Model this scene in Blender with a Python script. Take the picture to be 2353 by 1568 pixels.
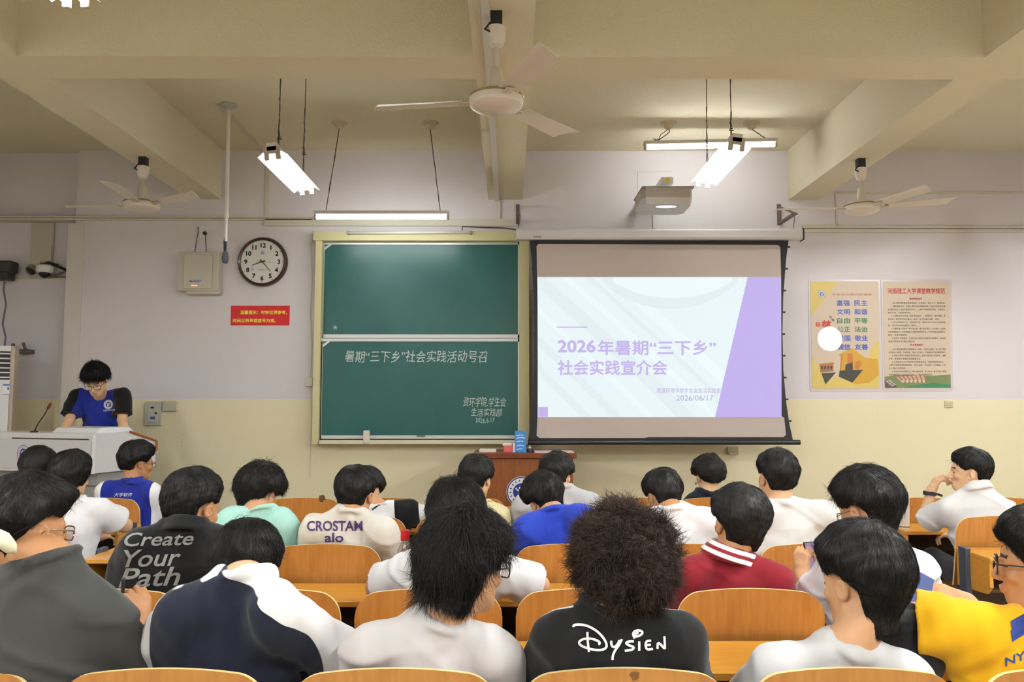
import bpy, bmesh, math, random
import numpy as np
from mathutils import Vector, Matrix
from mathutils.bvhtree import BVHTree

scene = bpy.context.scene
for _o in list(bpy.data.objects):
    bpy.data.objects.remove(_o)
COL = scene.collection

# ------------------------------------------------------------------ camera
IMG_W, IMG_H, FPX = 2353.0, 1568.0, 1830.0
CAM_Z = 1.52
PITCH = math.atan(141.0 / FPX)
YAW = math.atan(6.5 / FPX)
cam_data = bpy.data.cameras.new('camera')
cam_data.sensor_width = 36.0
cam_data.lens = 36.0 * FPX / IMG_W
cam_data.clip_start = 0.05
cam = bpy.data.objects.new('camera', cam_data)
cam.location = (0, 0, CAM_Z)
cam.rotation_euler = (math.pi / 2 + PITCH, 0, -YAW)
COL.objects.link(cam)
scene.camera = cam

# ------------------------------------------------------------------ world, exposure
world = bpy.data.worlds.new('world')
scene.world = world
world.use_nodes = True
world.node_tree.nodes['Background'].inputs[0].default_value = (0.9, 0.9, 1.0, 1)
world.node_tree.nodes['Background'].inputs[1].default_value = 0.05
scene.view_settings.view_transform = 'Standard'
scene.view_settings.look = 'None'
scene.view_settings.gamma = 1.0
scene.view_settings.use_curve_mapping = False
scene.view_settings.exposure = 0.05
scene.cycles.max_bounces = 7
scene.cycles.diffuse_bounces = 4
scene.cycles.use_adaptive_sampling = True
scene.cycles.adaptive_threshold = 0.03
scene.cycles.use_denoising = True
TUBE_E = 46.0
REAR_E = 330.0

# ------------------------------------------------------------------ pixel ray helper (where a thing stands at a given depth)
_R = cam.rotation_euler.to_matrix()
def P(px, py, Y):
    d = _R @ Vector(((px - IMG_W / 2) / FPX, (IMG_H / 2 - py) / FPX, -1.0))
    t = Y / d.y
    return Vector((d.x * t, Y, CAM_Z + d.z * t))
def PZ(px, py, Z):
    d = _R @ Vector(((px - IMG_W / 2) / FPX, (IMG_H / 2 - py) / FPX, -1.0))
    t = (Z - CAM_Z) / d.z
    return Vector((d.x * t, d.y * t, Z))

# ------------------------------------------------------------------ materials
def lin(c):
    if isinstance(c, str):
        c = c.lstrip('#'); c = [int(c[i:i + 2], 16) for i in (0, 2, 4)]
    r = []
    for v in c[:3]:
        v = v / 255.0
        r.append(v / 12.92 if v <= 0.04045 else ((v + 0.055) / 1.055) ** 2.4)
    return (r[0], r[1], r[2], 1.0)
MATS = {}
def mat(name, color=(200, 200, 200), rough=0.6, metal=0.0, emit=0.0, ecolor=None, bump=0.0, bscale=60.0, spec=0.5,
        mottle=0.0, mscale=8.0, alpha=1.0, trans=0.0, sheen=0.0, coat=0.0):
    if name in MATS:
        return MATS[name]
    m = bpy.data.materials.new(name)
    m.use_nodes = True
    nt = m.node_tree
    b = nt.nodes['Principled BSDF']
    c = lin(color)
    b.inputs['Base Color'].default_value = c
    b.inputs['Roughness'].default_value = rough
    b.inputs['Metallic'].default_value = metal
    b.inputs['Specular IOR Level'].default_value = spec
    if trans: b.inputs['Transmission Weight'].default_value = trans
    if sheen: b.inputs['Sheen Weight'].default_value = sheen
    if coat: b.inputs['Coat Weight'].default_value = coat
    if emit:
        b.inputs['Emission Color'].default_value = lin(ecolor or color)
        b.inputs['Emission Strength'].default_value = emit
    if alpha < 1: b.inputs['Alpha'].default_value = alpha
    if bump or mottle:
        tc = nt.nodes.new('ShaderNodeTexCoord')
    if mottle:
        n = nt.nodes.new('ShaderNodeTexNoise'); n.inputs['Scale'].default_value = mscale
        n.inputs['Detail'].default_value = 5
        nt.links.new(tc.outputs['Object'], n.inputs['Vector'])
        mx = nt.nodes.new('ShaderNodeMix'); mx.data_type = 'RGBA'; mx.blend_type = 'MULTIPLY'
        mr = nt.nodes.new('ShaderNodeMapRange')
        mr.inputs[1].default_value = 0.3; mr.inputs[2].default_value = 0.7
        mr.inputs[3].default_value = 1.0 - mottle; mr.inputs[4].default_value = 1.0 + mottle * 0.3
        nt.links.new(n.outputs['Fac'], mr.inputs[0])
        mx.inputs['Factor'].default_value = 1.0
        mx.inputs['A'].default_value = c
        nt.links.new(mr.outputs[0], mx.inputs['B'])
        nt.links.new(mx.outputs['Result'], b.inputs['Base Color'])
    if bump:
        n = nt.nodes.new('ShaderNodeTexNoise'); n.inputs['Scale'].default_value = bscale
        n.inputs['Detail'].default_value = 3
        nt.links.new(tc.outputs['Object'], n.inputs['Vector'])
        bp = nt.nodes.new('ShaderNodeBump'); bp.inputs['Strength'].default_value = bump
        bp.inputs['Distance'].default_value = 0.01
        nt.links.new(n.outputs['Fac'], bp.inputs['Height'])
        nt.links.new(bp.outputs['Normal'], b.inputs['Normal'])
    MATS[name] = m
    return m
def wall_mat(name, low, high, zs):
    m = mat(name, high, 0.75, bump=0.12, bscale=45, spec=0.3)
    nt = m.node_tree; b = nt.nodes['Principled BSDF']
    tc = nt.nodes.new('ShaderNodeNewGeometry')
    sx = nt.nodes.new('ShaderNodeSeparateXYZ'); nt.links.new(tc.outputs['Position'], sx.inputs[0])
    n = nt.nodes.new('ShaderNodeTexNoise'); n.inputs['Scale'].default_value = 3.0
    nt.links.new(tc.outputs['Position'], n.inputs['Vector'])
    ma = nt.nodes.new('ShaderNodeMath'); ma.operation = 'MULTIPLY_ADD'; ma.inputs[1].default_value = 0.012
    nt.links.new(n.outputs['Fac'], ma.inputs[0]); nt.links.new(sx.outputs[2], ma.inputs[2])
    gt = nt.nodes.new('ShaderNodeMath'); gt.operation = 'GREATER_THAN'; gt.inputs[1].default_value = zs + 0.006
    nt.links.new(ma.outputs[0], gt.inputs[0])
    mx = nt.nodes.new('ShaderNodeMix'); mx.data_type = 'RGBA'
    mx.inputs['A'].default_value = lin(low); mx.inputs['B'].default_value = lin(high)
    nt.links.new(gt.outputs[0], mx.inputs['Factor'])
    n2 = nt.nodes.new('ShaderNodeTexNoise'); n2.inputs['Scale'].default_value = 1.3; n2.inputs['Detail'].default_value = 6
    nt.links.new(tc.outputs['Position'], n2.inputs['Vector'])
    mr = nt.nodes.new('ShaderNodeMapRange'); mr.inputs[3].default_value = 0.93; mr.inputs[4].default_value = 1.05
    nt.links.new(n2.outputs['Fac'], mr.inputs[0])
    mm = nt.nodes.new('ShaderNodeMix'); mm.data_type = 'RGBA'; mm.blend_type = 'MULTIPLY'; mm.inputs['Factor'].default_value = 1
    nt.links.new(mx.outputs['Result'], mm.inputs['A']); nt.links.new(mr.outputs[0], mm.inputs['B'])
    nt.links.new(mm.outputs['Result'], b.inputs['Base Color'])
    return m
def wood_mat(name, c1, c2, rough=0.35, scale=(1, 14, 14), coat=0.1):
    m = mat(name, c1, rough, spec=0.45, coat=coat)
    nt = m.node_tree; b = nt.nodes['Principled BSDF']
    tc = nt.nodes.new('ShaderNodeTexCoord')
    mp = nt.nodes.new('ShaderNodeMapping'); mp.inputs['Scale'].default_value = scale
    nt.links.new(tc.outputs['Object'], mp.inputs[0])
    n = nt.nodes.new('ShaderNodeTexNoise'); n.inputs['Scale'].default_value = 5; n.inputs['Detail'].default_value = 8
    n.inputs['Distortion'].default_value = 0.6
    nt.links.new(mp.outputs[0], n.inputs['Vector'])
    r = nt.nodes.new('ShaderNodeMapRange'); r.inputs[1].default_value = 0.35; r.inputs[2].default_value = 0.65
    nt.links.new(n.outputs['Fac'], r.inputs[0])
    mx = nt.nodes.new('ShaderNodeMix'); mx.data_type = 'RGBA'
    mx.inputs['A'].default_value = lin(c1); mx.inputs['B'].default_value = lin(c2)
    nt.links.new(r.outputs[0], mx.inputs['Factor'])
    nt.links.new(mx.outputs['Result'], b.inputs['Base Color'])
    return m

def two_tone(name, c1, c2, width=.0012, rough=.85):
    """cloth in two colours, the seam between them where the mesh attribute 'zone' changes sign"""
    m = mat(name, c1, rough, spec=.2, bump=.06, bscale=260, sheen=.15)
    nt = m.node_tree; b = nt.nodes['Principled BSDF']
    at = nt.nodes.new('ShaderNodeAttribute'); at.attribute_name = 'zone'
    mr = nt.nodes.new('ShaderNodeMapRange'); mr.inputs[1].default_value = -width; mr.inputs[2].default_value = width
    nt.links.new(at.outputs['Fac'], mr.inputs[0])
    mx = nt.nodes.new('ShaderNodeMix'); mx.data_type = 'RGBA'
    mx.inputs['A'].default_value = lin(c1); mx.inputs['B'].default_value = lin(c2)
    nt.links.new(mr.outputs[0], mx.inputs['Factor']); nt.links.new(mx.outputs['Result'], b.inputs['Base Color'])
    return m

# ------------------------------------------------------------------ mesh builder
class MB:
    def __init__(s): s.v = []; s.f = []; s.mi = []
    def add(s, verts, faces, mi=0):
        k = len(s.v); s.v += [tuple(map(float, p)) for p in verts]
        s.f += [tuple(i + k for i in f) for f in faces]; s.mi += [mi] * len(faces); return s
    def box(s, x0, x1, y0, y1, z0, z1, mi=0, M=None, bev=0.0):
        if bev > 0:
            bm = bmesh.new(); bmesh.ops.create_cube(bm, size=1)
            for v in bm.verts:
                v.co = Vector((x0 + (v.co.x + .5) * (x1 - x0), y0 + (v.co.y + .5) * (y1 - y0), z0 + (v.co.z + .5) * (z1 - z0)))
            bmesh.ops.bevel(bm, geom=bm.edges[:], offset=bev, segments=2, affect='EDGES', profile=0.5)
            vs = [v.co.copy() for v in bm.verts]; bm.verts.index_update()
            fs = [[v.index for v in f.verts] for f in bm.faces]; bm.free()
        else:
            vs = [Vector((x, y, z)) for x in (x0, x1) for y in (y0, y1) for z in (z0, z1)]
            fs = [(0, 1, 3, 2), (4, 6, 7, 5), (0, 4, 5, 1), (2, 3, 7, 6), (0, 2, 6, 4), (1, 5, 7, 3)]
        if M is not None: vs = [M @ v for v in vs]
        return s.add(vs, fs, mi)
    def tube(s, pts, r, n=8, mi=0, cap=True):
        pts = [Vector(p) for p in pts]
        rr = r if isinstance(r, (list, tuple)) else [r] * len(pts)
        vs = []; fs = []
        t0 = (pts[1] - pts[0]).normalized()
        a = t0.orthogonal().normalized()
        for i, p in enumerate(pts):
            if i == 0: t = t0
            elif i == len(pts) - 1: t = (pts[i] - pts[i - 1]).normalized()
            else: t = ((pts[i + 1] - p).normalized() + (p - pts[i - 1]).normalized()).normalized()
            a = (a - t * a.dot(t)).normalized(); b = t.cross(a)
            for k in range(n):
                w = 2 * math.pi * k / n
                vs.append(p + (a * math.cos(w) + b * math.sin(w)) * rr[i])
        for i in range(len(pts) - 1):
            for k in range(n):
                k2 = (k + 1) % n
                fs.append((i * n + k, i * n + k2, (i + 1) * n + k2, (i + 1) * n + k))
        if cap:
            fs.append(tuple(range(n - 1, -1, -1))); m = (len(pts) - 1) * n; fs.append(tuple(m + k for k in range(n)))
        return s.add(vs, fs, mi)
    def lathe(s, prof, n=24, M=None, mi=0):
        """prof: list of (r, z) turned about Z."""
        vs = []; fs = []
        for r, z in prof:
            for k in range(n):
                w = 2 * math.pi * k / n; vs.append(Vector((r * math.cos(w), r * math.sin(w), z)))
        for i in range(len(prof) - 1):
            for k in range(n):
                k2 = (k + 1) % n; fs.append((i * n + k, i * n + k2, (i + 1) * n + k2, (i + 1) * n + k))
        if prof[0][0] > 1e-5: fs.append(tuple(range(n - 1, -1, -1)))
        if prof[-1][0] > 1e-5: m = (len(prof) - 1) * n; fs.append(tuple(m + k for k in range(n)))
        if M is not None: vs = [M @ v for v in vs]
        return s.add(vs, fs, mi)
    def prism(s, poly, d, mi=0):
        """poly: 3-D points of a flat polygon, d: extrusion vector."""
        n = len(poly); d = Vector(d); a = [Vector(p) for p in poly]; b = [p + d for p in a]
        fs = [tuple(range(n - 1, -1, -1)), tuple(n + k for k in range(n))]
        fs += [(k, (k + 1) % n, n + (k + 1) % n, n + k) for k in range(n)]
        return s.add(a + b, fs, mi)
    def build(s, name, mats, parent=None, smooth=False, fix=True, loc=None):
        me = bpy.data.meshes.new(name)
        off = Vector(loc) if loc is not None else None
        vv = [tuple(Vector(v) - off) for v in s.v] if off is not None else s.v
        me.from_pydata(vv, [], s.f)
        if not isinstance(mats, (list, tuple)): mats = [mats]
        for m in mats: me.materials.append(m)
        me.polygons.foreach_set('material_index', s.mi)
        me.validate()
        if fix:
            bm = bmesh.new(); bm.from_mesh(me)
            bmesh.ops.recalc_face_normals(bm, faces=bm.faces[:]); bm.to_mesh(me); bm.free()
        if smooth is True:
            me.polygons.foreach_set('use_smooth', [True] * len(me.polygons))
        elif smooth:
            me.polygons.foreach_set('use_smooth', [True] * len(me.polygons))
            me.set_sharp_from_angle(angle=math.radians(smooth))
        me.update()
        o = bpy.data.objects.new(name, me); COL.objects.link(o)
        if off is not None: o.location = off
        if parent is not None:
            o.parent = parent
            if parent.type == 'EMPTY' or parent.location.length > 0:
                o.matrix_parent_inverse = parent_world(parent).inverted()
        return o
def parent_world(p):
    M = p.matrix_basis.copy()
    if p.parent is not None:
        M = parent_world(p.parent) @ p.matrix_parent_inverse @ M
    return M
def tag(o, label, cat, group=None, kind=None):
    o['label'] = label; o['category'] = cat
    if group: o['group'] = group
    if kind: o['kind'] = kind
    return o
def thing(name, label, cat, loc=(0, 0, 0), group=None):
    o = bpy.data.objects.new(name, None); o.empty_display_size = 0.1
    COL.objects.link(o); o.location = loc
    return tag(o, label, cat, group)
def struct(o):
    o['kind'] = 'structure'; return o
def copy_thing(o, label, loc, group=None, rotz=None):
    """a copy of a thing, its parts and sub-parts"""
    r = o.copy(); COL.objects.link(r); r.location = loc; r['label'] = label
    if group: r['group'] = group
    if rotz is not None: r.rotation_euler.z = rotz
    def rec(src, dst):
        for ch in list(src.children):
            c = ch.copy(); COL.objects.link(c); c.parent = dst
            c.matrix_parent_inverse = ch.matrix_parent_inverse.copy()
            rec(ch, c)
    rec(o, r)
    return r

# ------------------------------------------------------------------ text
def text_geo(body, size=1.0, align='LEFT', bold=0.0, off=0.0, shear=0.0, spacing=1.0, line=1.0, res=3):
    cu = bpy.data.curves.new('tmp_text', 'FONT')
    cu.body = body; cu.size = size; cu.align_x = align; cu.resolution_u = res; cu.offset = off * size
    cu.shear = shear; cu.space_character = spacing; cu.space_line = line
    o = bpy.data.objects.new('tmp_text', cu); COL.objects.link(o)
    dg = bpy.context.evaluated_depsgraph_get()
    me = bpy.data.meshes.new_from_object(o.evaluated_get(dg))
    v = [Vector(p.co) for p in me.vertices]; f = [tuple(p.vertices) for p in me.polygons]
    bpy.data.objects.remove(o); bpy.data.curves.remove(cu); bpy.data.meshes.remove(me)
    if bold:
        V = []; F = []
        for q, (dx, dy) in enumerate(((-bold, 0), (bold, 0), (0, bold), (0, -bold))):
            k = len(V); V += [p + Vector((dx, dy, q * .00025)) for p in v]; F += [tuple(i + k for i in q) for q in f]
        v, f = V, F
    return v, f
def text_on(mb, body, org, xd, yd, size, mi=0, fit=None, height=None, **kw):
    """lettering in the plane org + x*xd + y*yd; fit: total width wanted; height: total height wanted"""
    kw['bold'] = kw.get('bold', 0.0) * size
    v, f = text_geo(body, size, **kw)
    if not v: return
    xs = [p.x for p in v]; w = max(xs) - min(xs)
    sx = fit / w if fit else 1.0
    ys = [p.y for p in v]
    sy = height / (max(ys) - min(ys)) if height else (sx if fit else 1.0)
    x0 = min(xs) if kw.get('align', 'LEFT') == 'LEFT' else 0.0
    xd = Vector(xd).normalized(); yd = Vector(yd).normalized(); org = Vector(org); nd = xd.cross(yd).normalized()
    mb.add([org + xd * ((p.x - x0) * sx) + yd * (p.y * sy) + nd * p.z for p in v], f, mi)
# ================================================================== THE ROOM
WY = 7.8
def W(px, py, d=0.0): return P(px, py, WY - d)
CEIL = W(1500, 347).z
BEAM = W(1160, 459).z
DADO = W(1170, 918).z
XL, XR, YB = -6.0, 6.0, -4.6
m_ceil = mat('ceiling_paint', (224, 215, 189), 0.9, bump=0.5, bscale=70, spec=0.2)
m_wall = wall_mat('wall_paint', (234, 223, 188), (220, 214, 217), DADO)
m_wallL = wall_mat('wall_paint_left', (230, 219, 184), (216, 211, 214), DADO)
m_floor = mat('terrazzo_floor', (158, 150, 138), 0.45, mottle=0.25, mscale=60)
m_trunk = mat('trunking_plastic', (208, 202, 185), 0.5)
m_trunk2 = mat('trunking_white', (214, 208, 202), 0.5)

struct(MB().box(XL - .3, XR + .3, YB - .3, WY + .5, -0.15, 0).build('floor', m_floor))
struct(MB().box(XL - .3, XR + .3, YB - .3, WY + .5, CEIL, CEIL + .15).build('ceiling', m_ceil))
xs = W(166, 700).x
struct(MB().box(xs, XR + .3, WY, WY + .3, 0, CEIL).build('wall_front', m_wall))
struct(MB().box(XL - .3, xs, WY + .10, WY + .4, 0, CEIL).build('wall_front_recess', m_wallL))
struct(MB().box(XL - .3, XL, YB, WY + .1, 0, CEIL).build('wall_left', m_wallL))
struct(MB().box(XR, XR + .3, YB, WY, 0, CEIL).build('wall_right', m_wall))
struct(MB().box(XL - .3, XR + .3, YB - .3, YB, 0, CEIL).build('wall_back', m_wall))
struct(MB().box(XL, XR, 6.28, WY + .1, 0, 0.2).build('floor_platform', m_floor))
# beams: three along the room, cross beams between them
bl0, bl1 = W(438, 460).x, W(508, 460).x
bc0, bc1 = W(1122, 458).x, W(1201, 458).x
br0, br1 = W(1811, 459).x, W(1811, 459).x + (bl1 - bl0)
yc0, yc1 = PZ(1500, 131, BEAM).y, PZ(1500, 182, BEAM).y
for x0, x1 in ((bl0, bl1), (bc0, bc1), (br0, br1)):
    struct(MB().box(x0, x1, YB, WY, BEAM, CEIL + .02).build('ceiling_beam', m_ceil))
for y0 in (yc0, yc0 - 4.3):
    for x0, x1 in ((XL, bl0), (bl1, bc0), (bc1, br0), (br1, XR)):
        struct(MB().box(x0, x1, y0, y0 + (yc1 - yc0), BEAM, CEIL + .02).build('ceiling_crossbeam', m_ceil))

def trunk(name, label, segs, t=0.02, m=None, mb=None):
    """surface trunking on the front wall: segs of (px0, py0, px1, py1) boxes"""
    mb = MB()
    for a, b, c, d in segs:
        p = W(a, b); q = W(c, d)
        x0, x1 = min(p.x, q.x), max(p.x, q.x)
        if a < 150:
            mb.box(x0, xs - .001, WY - t, WY + .099, min(p.z, q.z), max(p.z, q.z)); x0 = xs
        mb.box(x0, x1, WY - t, WY - .0005, min(p.z, q.z), max(p.z, q.z), bev=0.002)
    o = mb.build(name, m or m_trunk)
    return tag(o, label, 'cable trunking')
trunk('cable_trunking', 'long cream double ledge of trunking above the clock and chalkboard', [(-160, 498, 1010, 503), (-160, 503, 720, 508), (610, 505, 1190, 521)], 0.035)
trunk('cable_trunking', 'thin trunking with a downward leg above the clock, from ceiling to ledge', [(612, 349, 617, 504)], 0.012)
trunk('cable_trunking', 'long cream trunking running right from the screen case above the posters', [(1843, 521, 2600, 526), (1843, 528, 2600, 536)], 0.03)
trunk('cable_trunking', 'thin trunking forming a corner behind the right ceiling fan', [(1922, 441, 2600, 446), (1918, 441, 1924, 520), (1843, 516, 1932, 522)], 0.012)
trunk('cable_trunking', 'white trunking dropping from the projector to the screen case', [(1499, 468, 1506, 526)], 0.014, m_trunk2)
trunk('cable_trunking', 'thin rounded trunking loop on the wall beside the projector arm', [(1465, 393, 1545, 396), (1465, 393, 1468, 443), (1465, 441, 1480, 444)], 0.008, m_trunk2)
trunk('cable_trunking', 'vertical strip at the wall step behind the presenter', [(158, 515, 171, 1100)], 0.012, m_trunk2)
# trunking under the centre beam, then down the wall
mb = MB()
xa, xb = bc0 + 0.065, bc0 + 0.11
mb.box(xa, xb, YB + 1, WY - .02, BEAM - .024, BEAM - .002)
mb.box(xa + .01, xb + .01, WY - .022, WY - .001, W(1160, 512).z, BEAM - .002)
tag(mb.build('cable_trunking', m_trunk2), 'white trunking along the underside of the centre ceiling beam', 'cable trunking')
mb = MB(); p = PZ(1118, 298, BEAM)
mb.box(bc0 + .005, xa, p.y - .015, p.y + .015, BEAM - .015, BEAM)
tag(mb.build('cable_trunking', m_trunk), 'short crosswise trunking stub under the centre beam', 'cable trunking')
mb = MB(); p = PZ(522, 238, CEIL)
mb.box(p.x - .09, p.x - .055, p.y, WY - .01, CEIL - .018, CEIL)
tag(mb.build('cable_trunking', m_trunk), 'ceiling trunking running from the hanging microphone flange to the wall', 'cable trunking')

# ================================================================== LIGHTS
m_tube = mat('lamp_tube', (255, 255, 255), 0.5, emit=TUBE_E, ecolor=(246, 251, 252))
m_tube2 = mat('lamp_tube_rear', (255, 255, 255), 0.5, emit=REAR_E, ecolor=(246, 251, 252))  # tubes of the unseen battens, boosted to brighten the rows
m_house = mat('lamp_housing', (206, 200, 190), 0.45)
m_refl = mat('lamp_reflector', (235, 233, 228), 0.35)
m_sock = mat('lamp_socket', (176, 164, 150), 0.5)
m_wire = mat('wire_dark', (74, 64, 55), 0.7)
m_rose = mat('ceiling_rose', (204, 192, 165), 0.5)
def wavy(p, q, amp, n=14, seed=1):
    rnd = random.Random(seed); p = Vector(p); q = Vector(q); out = []
    for i in range(n + 1):
        t = i / n; w = amp * math.sin(math.pi * t)
        out.append(p.lerp(q, t) + Vector((rnd.uniform(-w, w), rnd.uniform(-w, w), 0)))
    return out
def twin_light(label, x, y0, y1, z, wires=True, tilt=0.0):
    t = thing('fluorescent_light', label, 'ceiling light', (x, y0, z), 'twin fluorescent battens along the room')
    M = Matrix.Translation((x, 0, z)) @ Matrix.Rotation(tilt, 4, 'Y')
    MB().box(-.035, .035, y0, y1, .035, .095, M=M, bev=.004).build('housing', m_house, t)
    mb = MB()
    prof = [(-.10, .004), (-.06, .032), (.06, .032), (.10, .004)] if wires else [(-.135, -.022), (-.06, .034), (.06, .034), (.135, -.022)]  # unseen battens get wider skirts, shaped to keep light off the beams
    pa = [M @ Vector((a, y0 + .01, b)) for a, b in prof] + [M @ Vector((a, y0 + .01, b + .004)) for a, b in reversed(prof)]
    mb.prism(pa, (0, y1 - y0 - .02, 0)).build('reflector', m_refl, t)
    for s in (-1, 1):
        MB().tube([M @ Vector((s * .038, y0 + .03, .005)), M @ Vector((s * .038, y1 - .03, .005))], .013, 8).build('tube', m_tube if wires else m_tube2, t)
    for yy in (y0, y1 - .022):
        mb = MB(); mb.box(-.055, .055, yy, yy + .022, .018, .07, M=M, bev=.004)
        for s in (-1, 1):
            mb.box(s * .038 - .017, s * .038 + .017, yy, yy + .022, -.022, .03, M=M, bev=.006)
        mb.build('end_socket', m_sock, t)
    if wires:
        L = y1 - y0
        for k, f in enumerate((.14, .84)):
            yy = y0 + L * f
            mb = MB().tube(wavy((x, yy, z + .09), (x + .01, yy, CEIL), .003, 18, k + 3), .0032, 5)
            mb.tube(wavy((x + .008, yy, z + .09), (x + .004, yy, CEIL - .25), .006, 18, k + 9), .0022, 5)
            zz = z + .16 + .1 * k
            for q in range(5):
                mb.tube([(x - .01 + .004 * q, yy, zz + .01 * q), (x + .022 - .007 * q, yy + .004, zz + .014 * q)], .004, 5)
            mb.build('suspension_wire', m_wire, t)
    return t
twin_light('left of the two lit twin battens hung before the front wall, by the microphone pole', P(668, 395, 5.65).x, 5.2, 6.13, P(640, 352, 5.2).z - .02, tilt=-0.12)
twin_light('right lit twin batten hung in front of the projector', P(1648, 370, 5.65).x, 5.16, 6.1, P(1690, 328, 5.16).z - .03, tilt=0.12)
zl = P(1690, 328, 5.16).z - .02
twin_light('lit twin batten cut off by the top edge, near the camera', P(210, 2, 3.25).x - .03, 2.28, 3.2, P(210, 10, 3.2).z)
for lab, x, y in (('unseen twin batten above the rear rows right of the aisle', 1.75, 1.85), ('unseen twin batten over the back of the room, left', -1.6, -.4),
                  ('unseen twin batten over the back of the room, right', 1.6, -.4), ('unseen twin batten over the last rows, left', -1.6, -2.9), ('unseen twin batten over the last rows, right', 1.6, -2.9),
                  ('unseen twin batten over the right side seats at the front', 4.5, 5.2), ('unseen twin batten over the right side seats in the middle', 4.5, 2.3),
                  ('unseen twin batten over the left side seats in the middle', -4.5, 2.3), ('unseen twin batten over the right rear seats', 4.5, -.6), ('unseen twin batten over the left rear seats', -4.5, -.6)):
    twin_light(lab, x, y, y + 1.0, zl, wires=False)  # unseen battens, added out of view to light the rows

def board_light(label, pl, pr, Y, roses, rope_ends, loose=False):
    a = P(*pl, Y); b = P(*pr, Y)
    t = thing('board_light', label, 'ceiling light', a, 'single tube lights over the board')
    d = (b - a).normalized()
    M = Matrix.Translation(a) @ Matrix.Rotation(math.atan2(b.z - a.z, b.x - a.x), 4, 'Y').inverted()
    L = (b - a).length
    MB().box(0, L, -.03, .03, .012, .045, M=M, bev=.004).build('housing', m_house, t)
    for x0 in (0, L - .022):
        MB().box(x0, x0 + .022, -.022, .022, -.03, .03, M=M, bev=.004).build('end_socket', m_sock, t)
    MB().tube([M @ Vector((.022, 0, -.012)), M @ Vector((L - .022, 0, -.012))], .0165, 8).build('tube', m_tube, t)
    for k, ((rx, ry), (ex, ey)) in enumerate(zip(roses, rope_ends)):
        c = PZ(rx, ry - 6, CEIL); e = P(ex, ey, Y)
        MB().lathe([(.075, 0), (.07, -.014), (.04, -.022), (.035, -.05), (.014, -.06)], 20, Matrix.Translation((c.x, Y, CEIL))).build('ceiling_rose', m_rose, t)
        mb = MB()
        top = Vector((c.x, Y, CEIL - .055)); bot = Vector((e.x, Y, e.z))
        if loose and k == 0:
            mid = top.lerp(bot, .45) + Vector((.03, 0, .0))
            mb.tube([top, top.lerp(mid, .5) + Vector((.02, 0, 0)), mid, bot], .004, 6)
            mb.tube([top, mid + Vector((-.05, 0, 0)), bot + Vector((.02, 0, .02))], .003, 6)
            for q in range(4):
                mb.tube([bot + Vector((-.03 + .02 * q, 0, .03)), bot + Vector((.03 - .02 * q, .01, -.01))], .003, 5)
        else:
            mb.tube(wavy(top, bot, .003, 12, k), .004, 6)
            mb.tube(wavy(top, bot, .006, 12, k + 5), .0025, 5)
        mb.build('suspension_wire', m_wire, t)
    return t
YB1 = 7.0
board_light('single lit tube hung above the chalkboard', (722, 497), (1032, 497), YB1, ((772, 275), (985, 275)), ((748, 490), (1012, 490)))
board_light('single lit tube near the ceiling above the projector, tilted slightly', (1480, 337), (1785, 330), YB1, ((1538, 285), (1730, 285)), ((1508, 326), (1763, 321)), loose=True)

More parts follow.
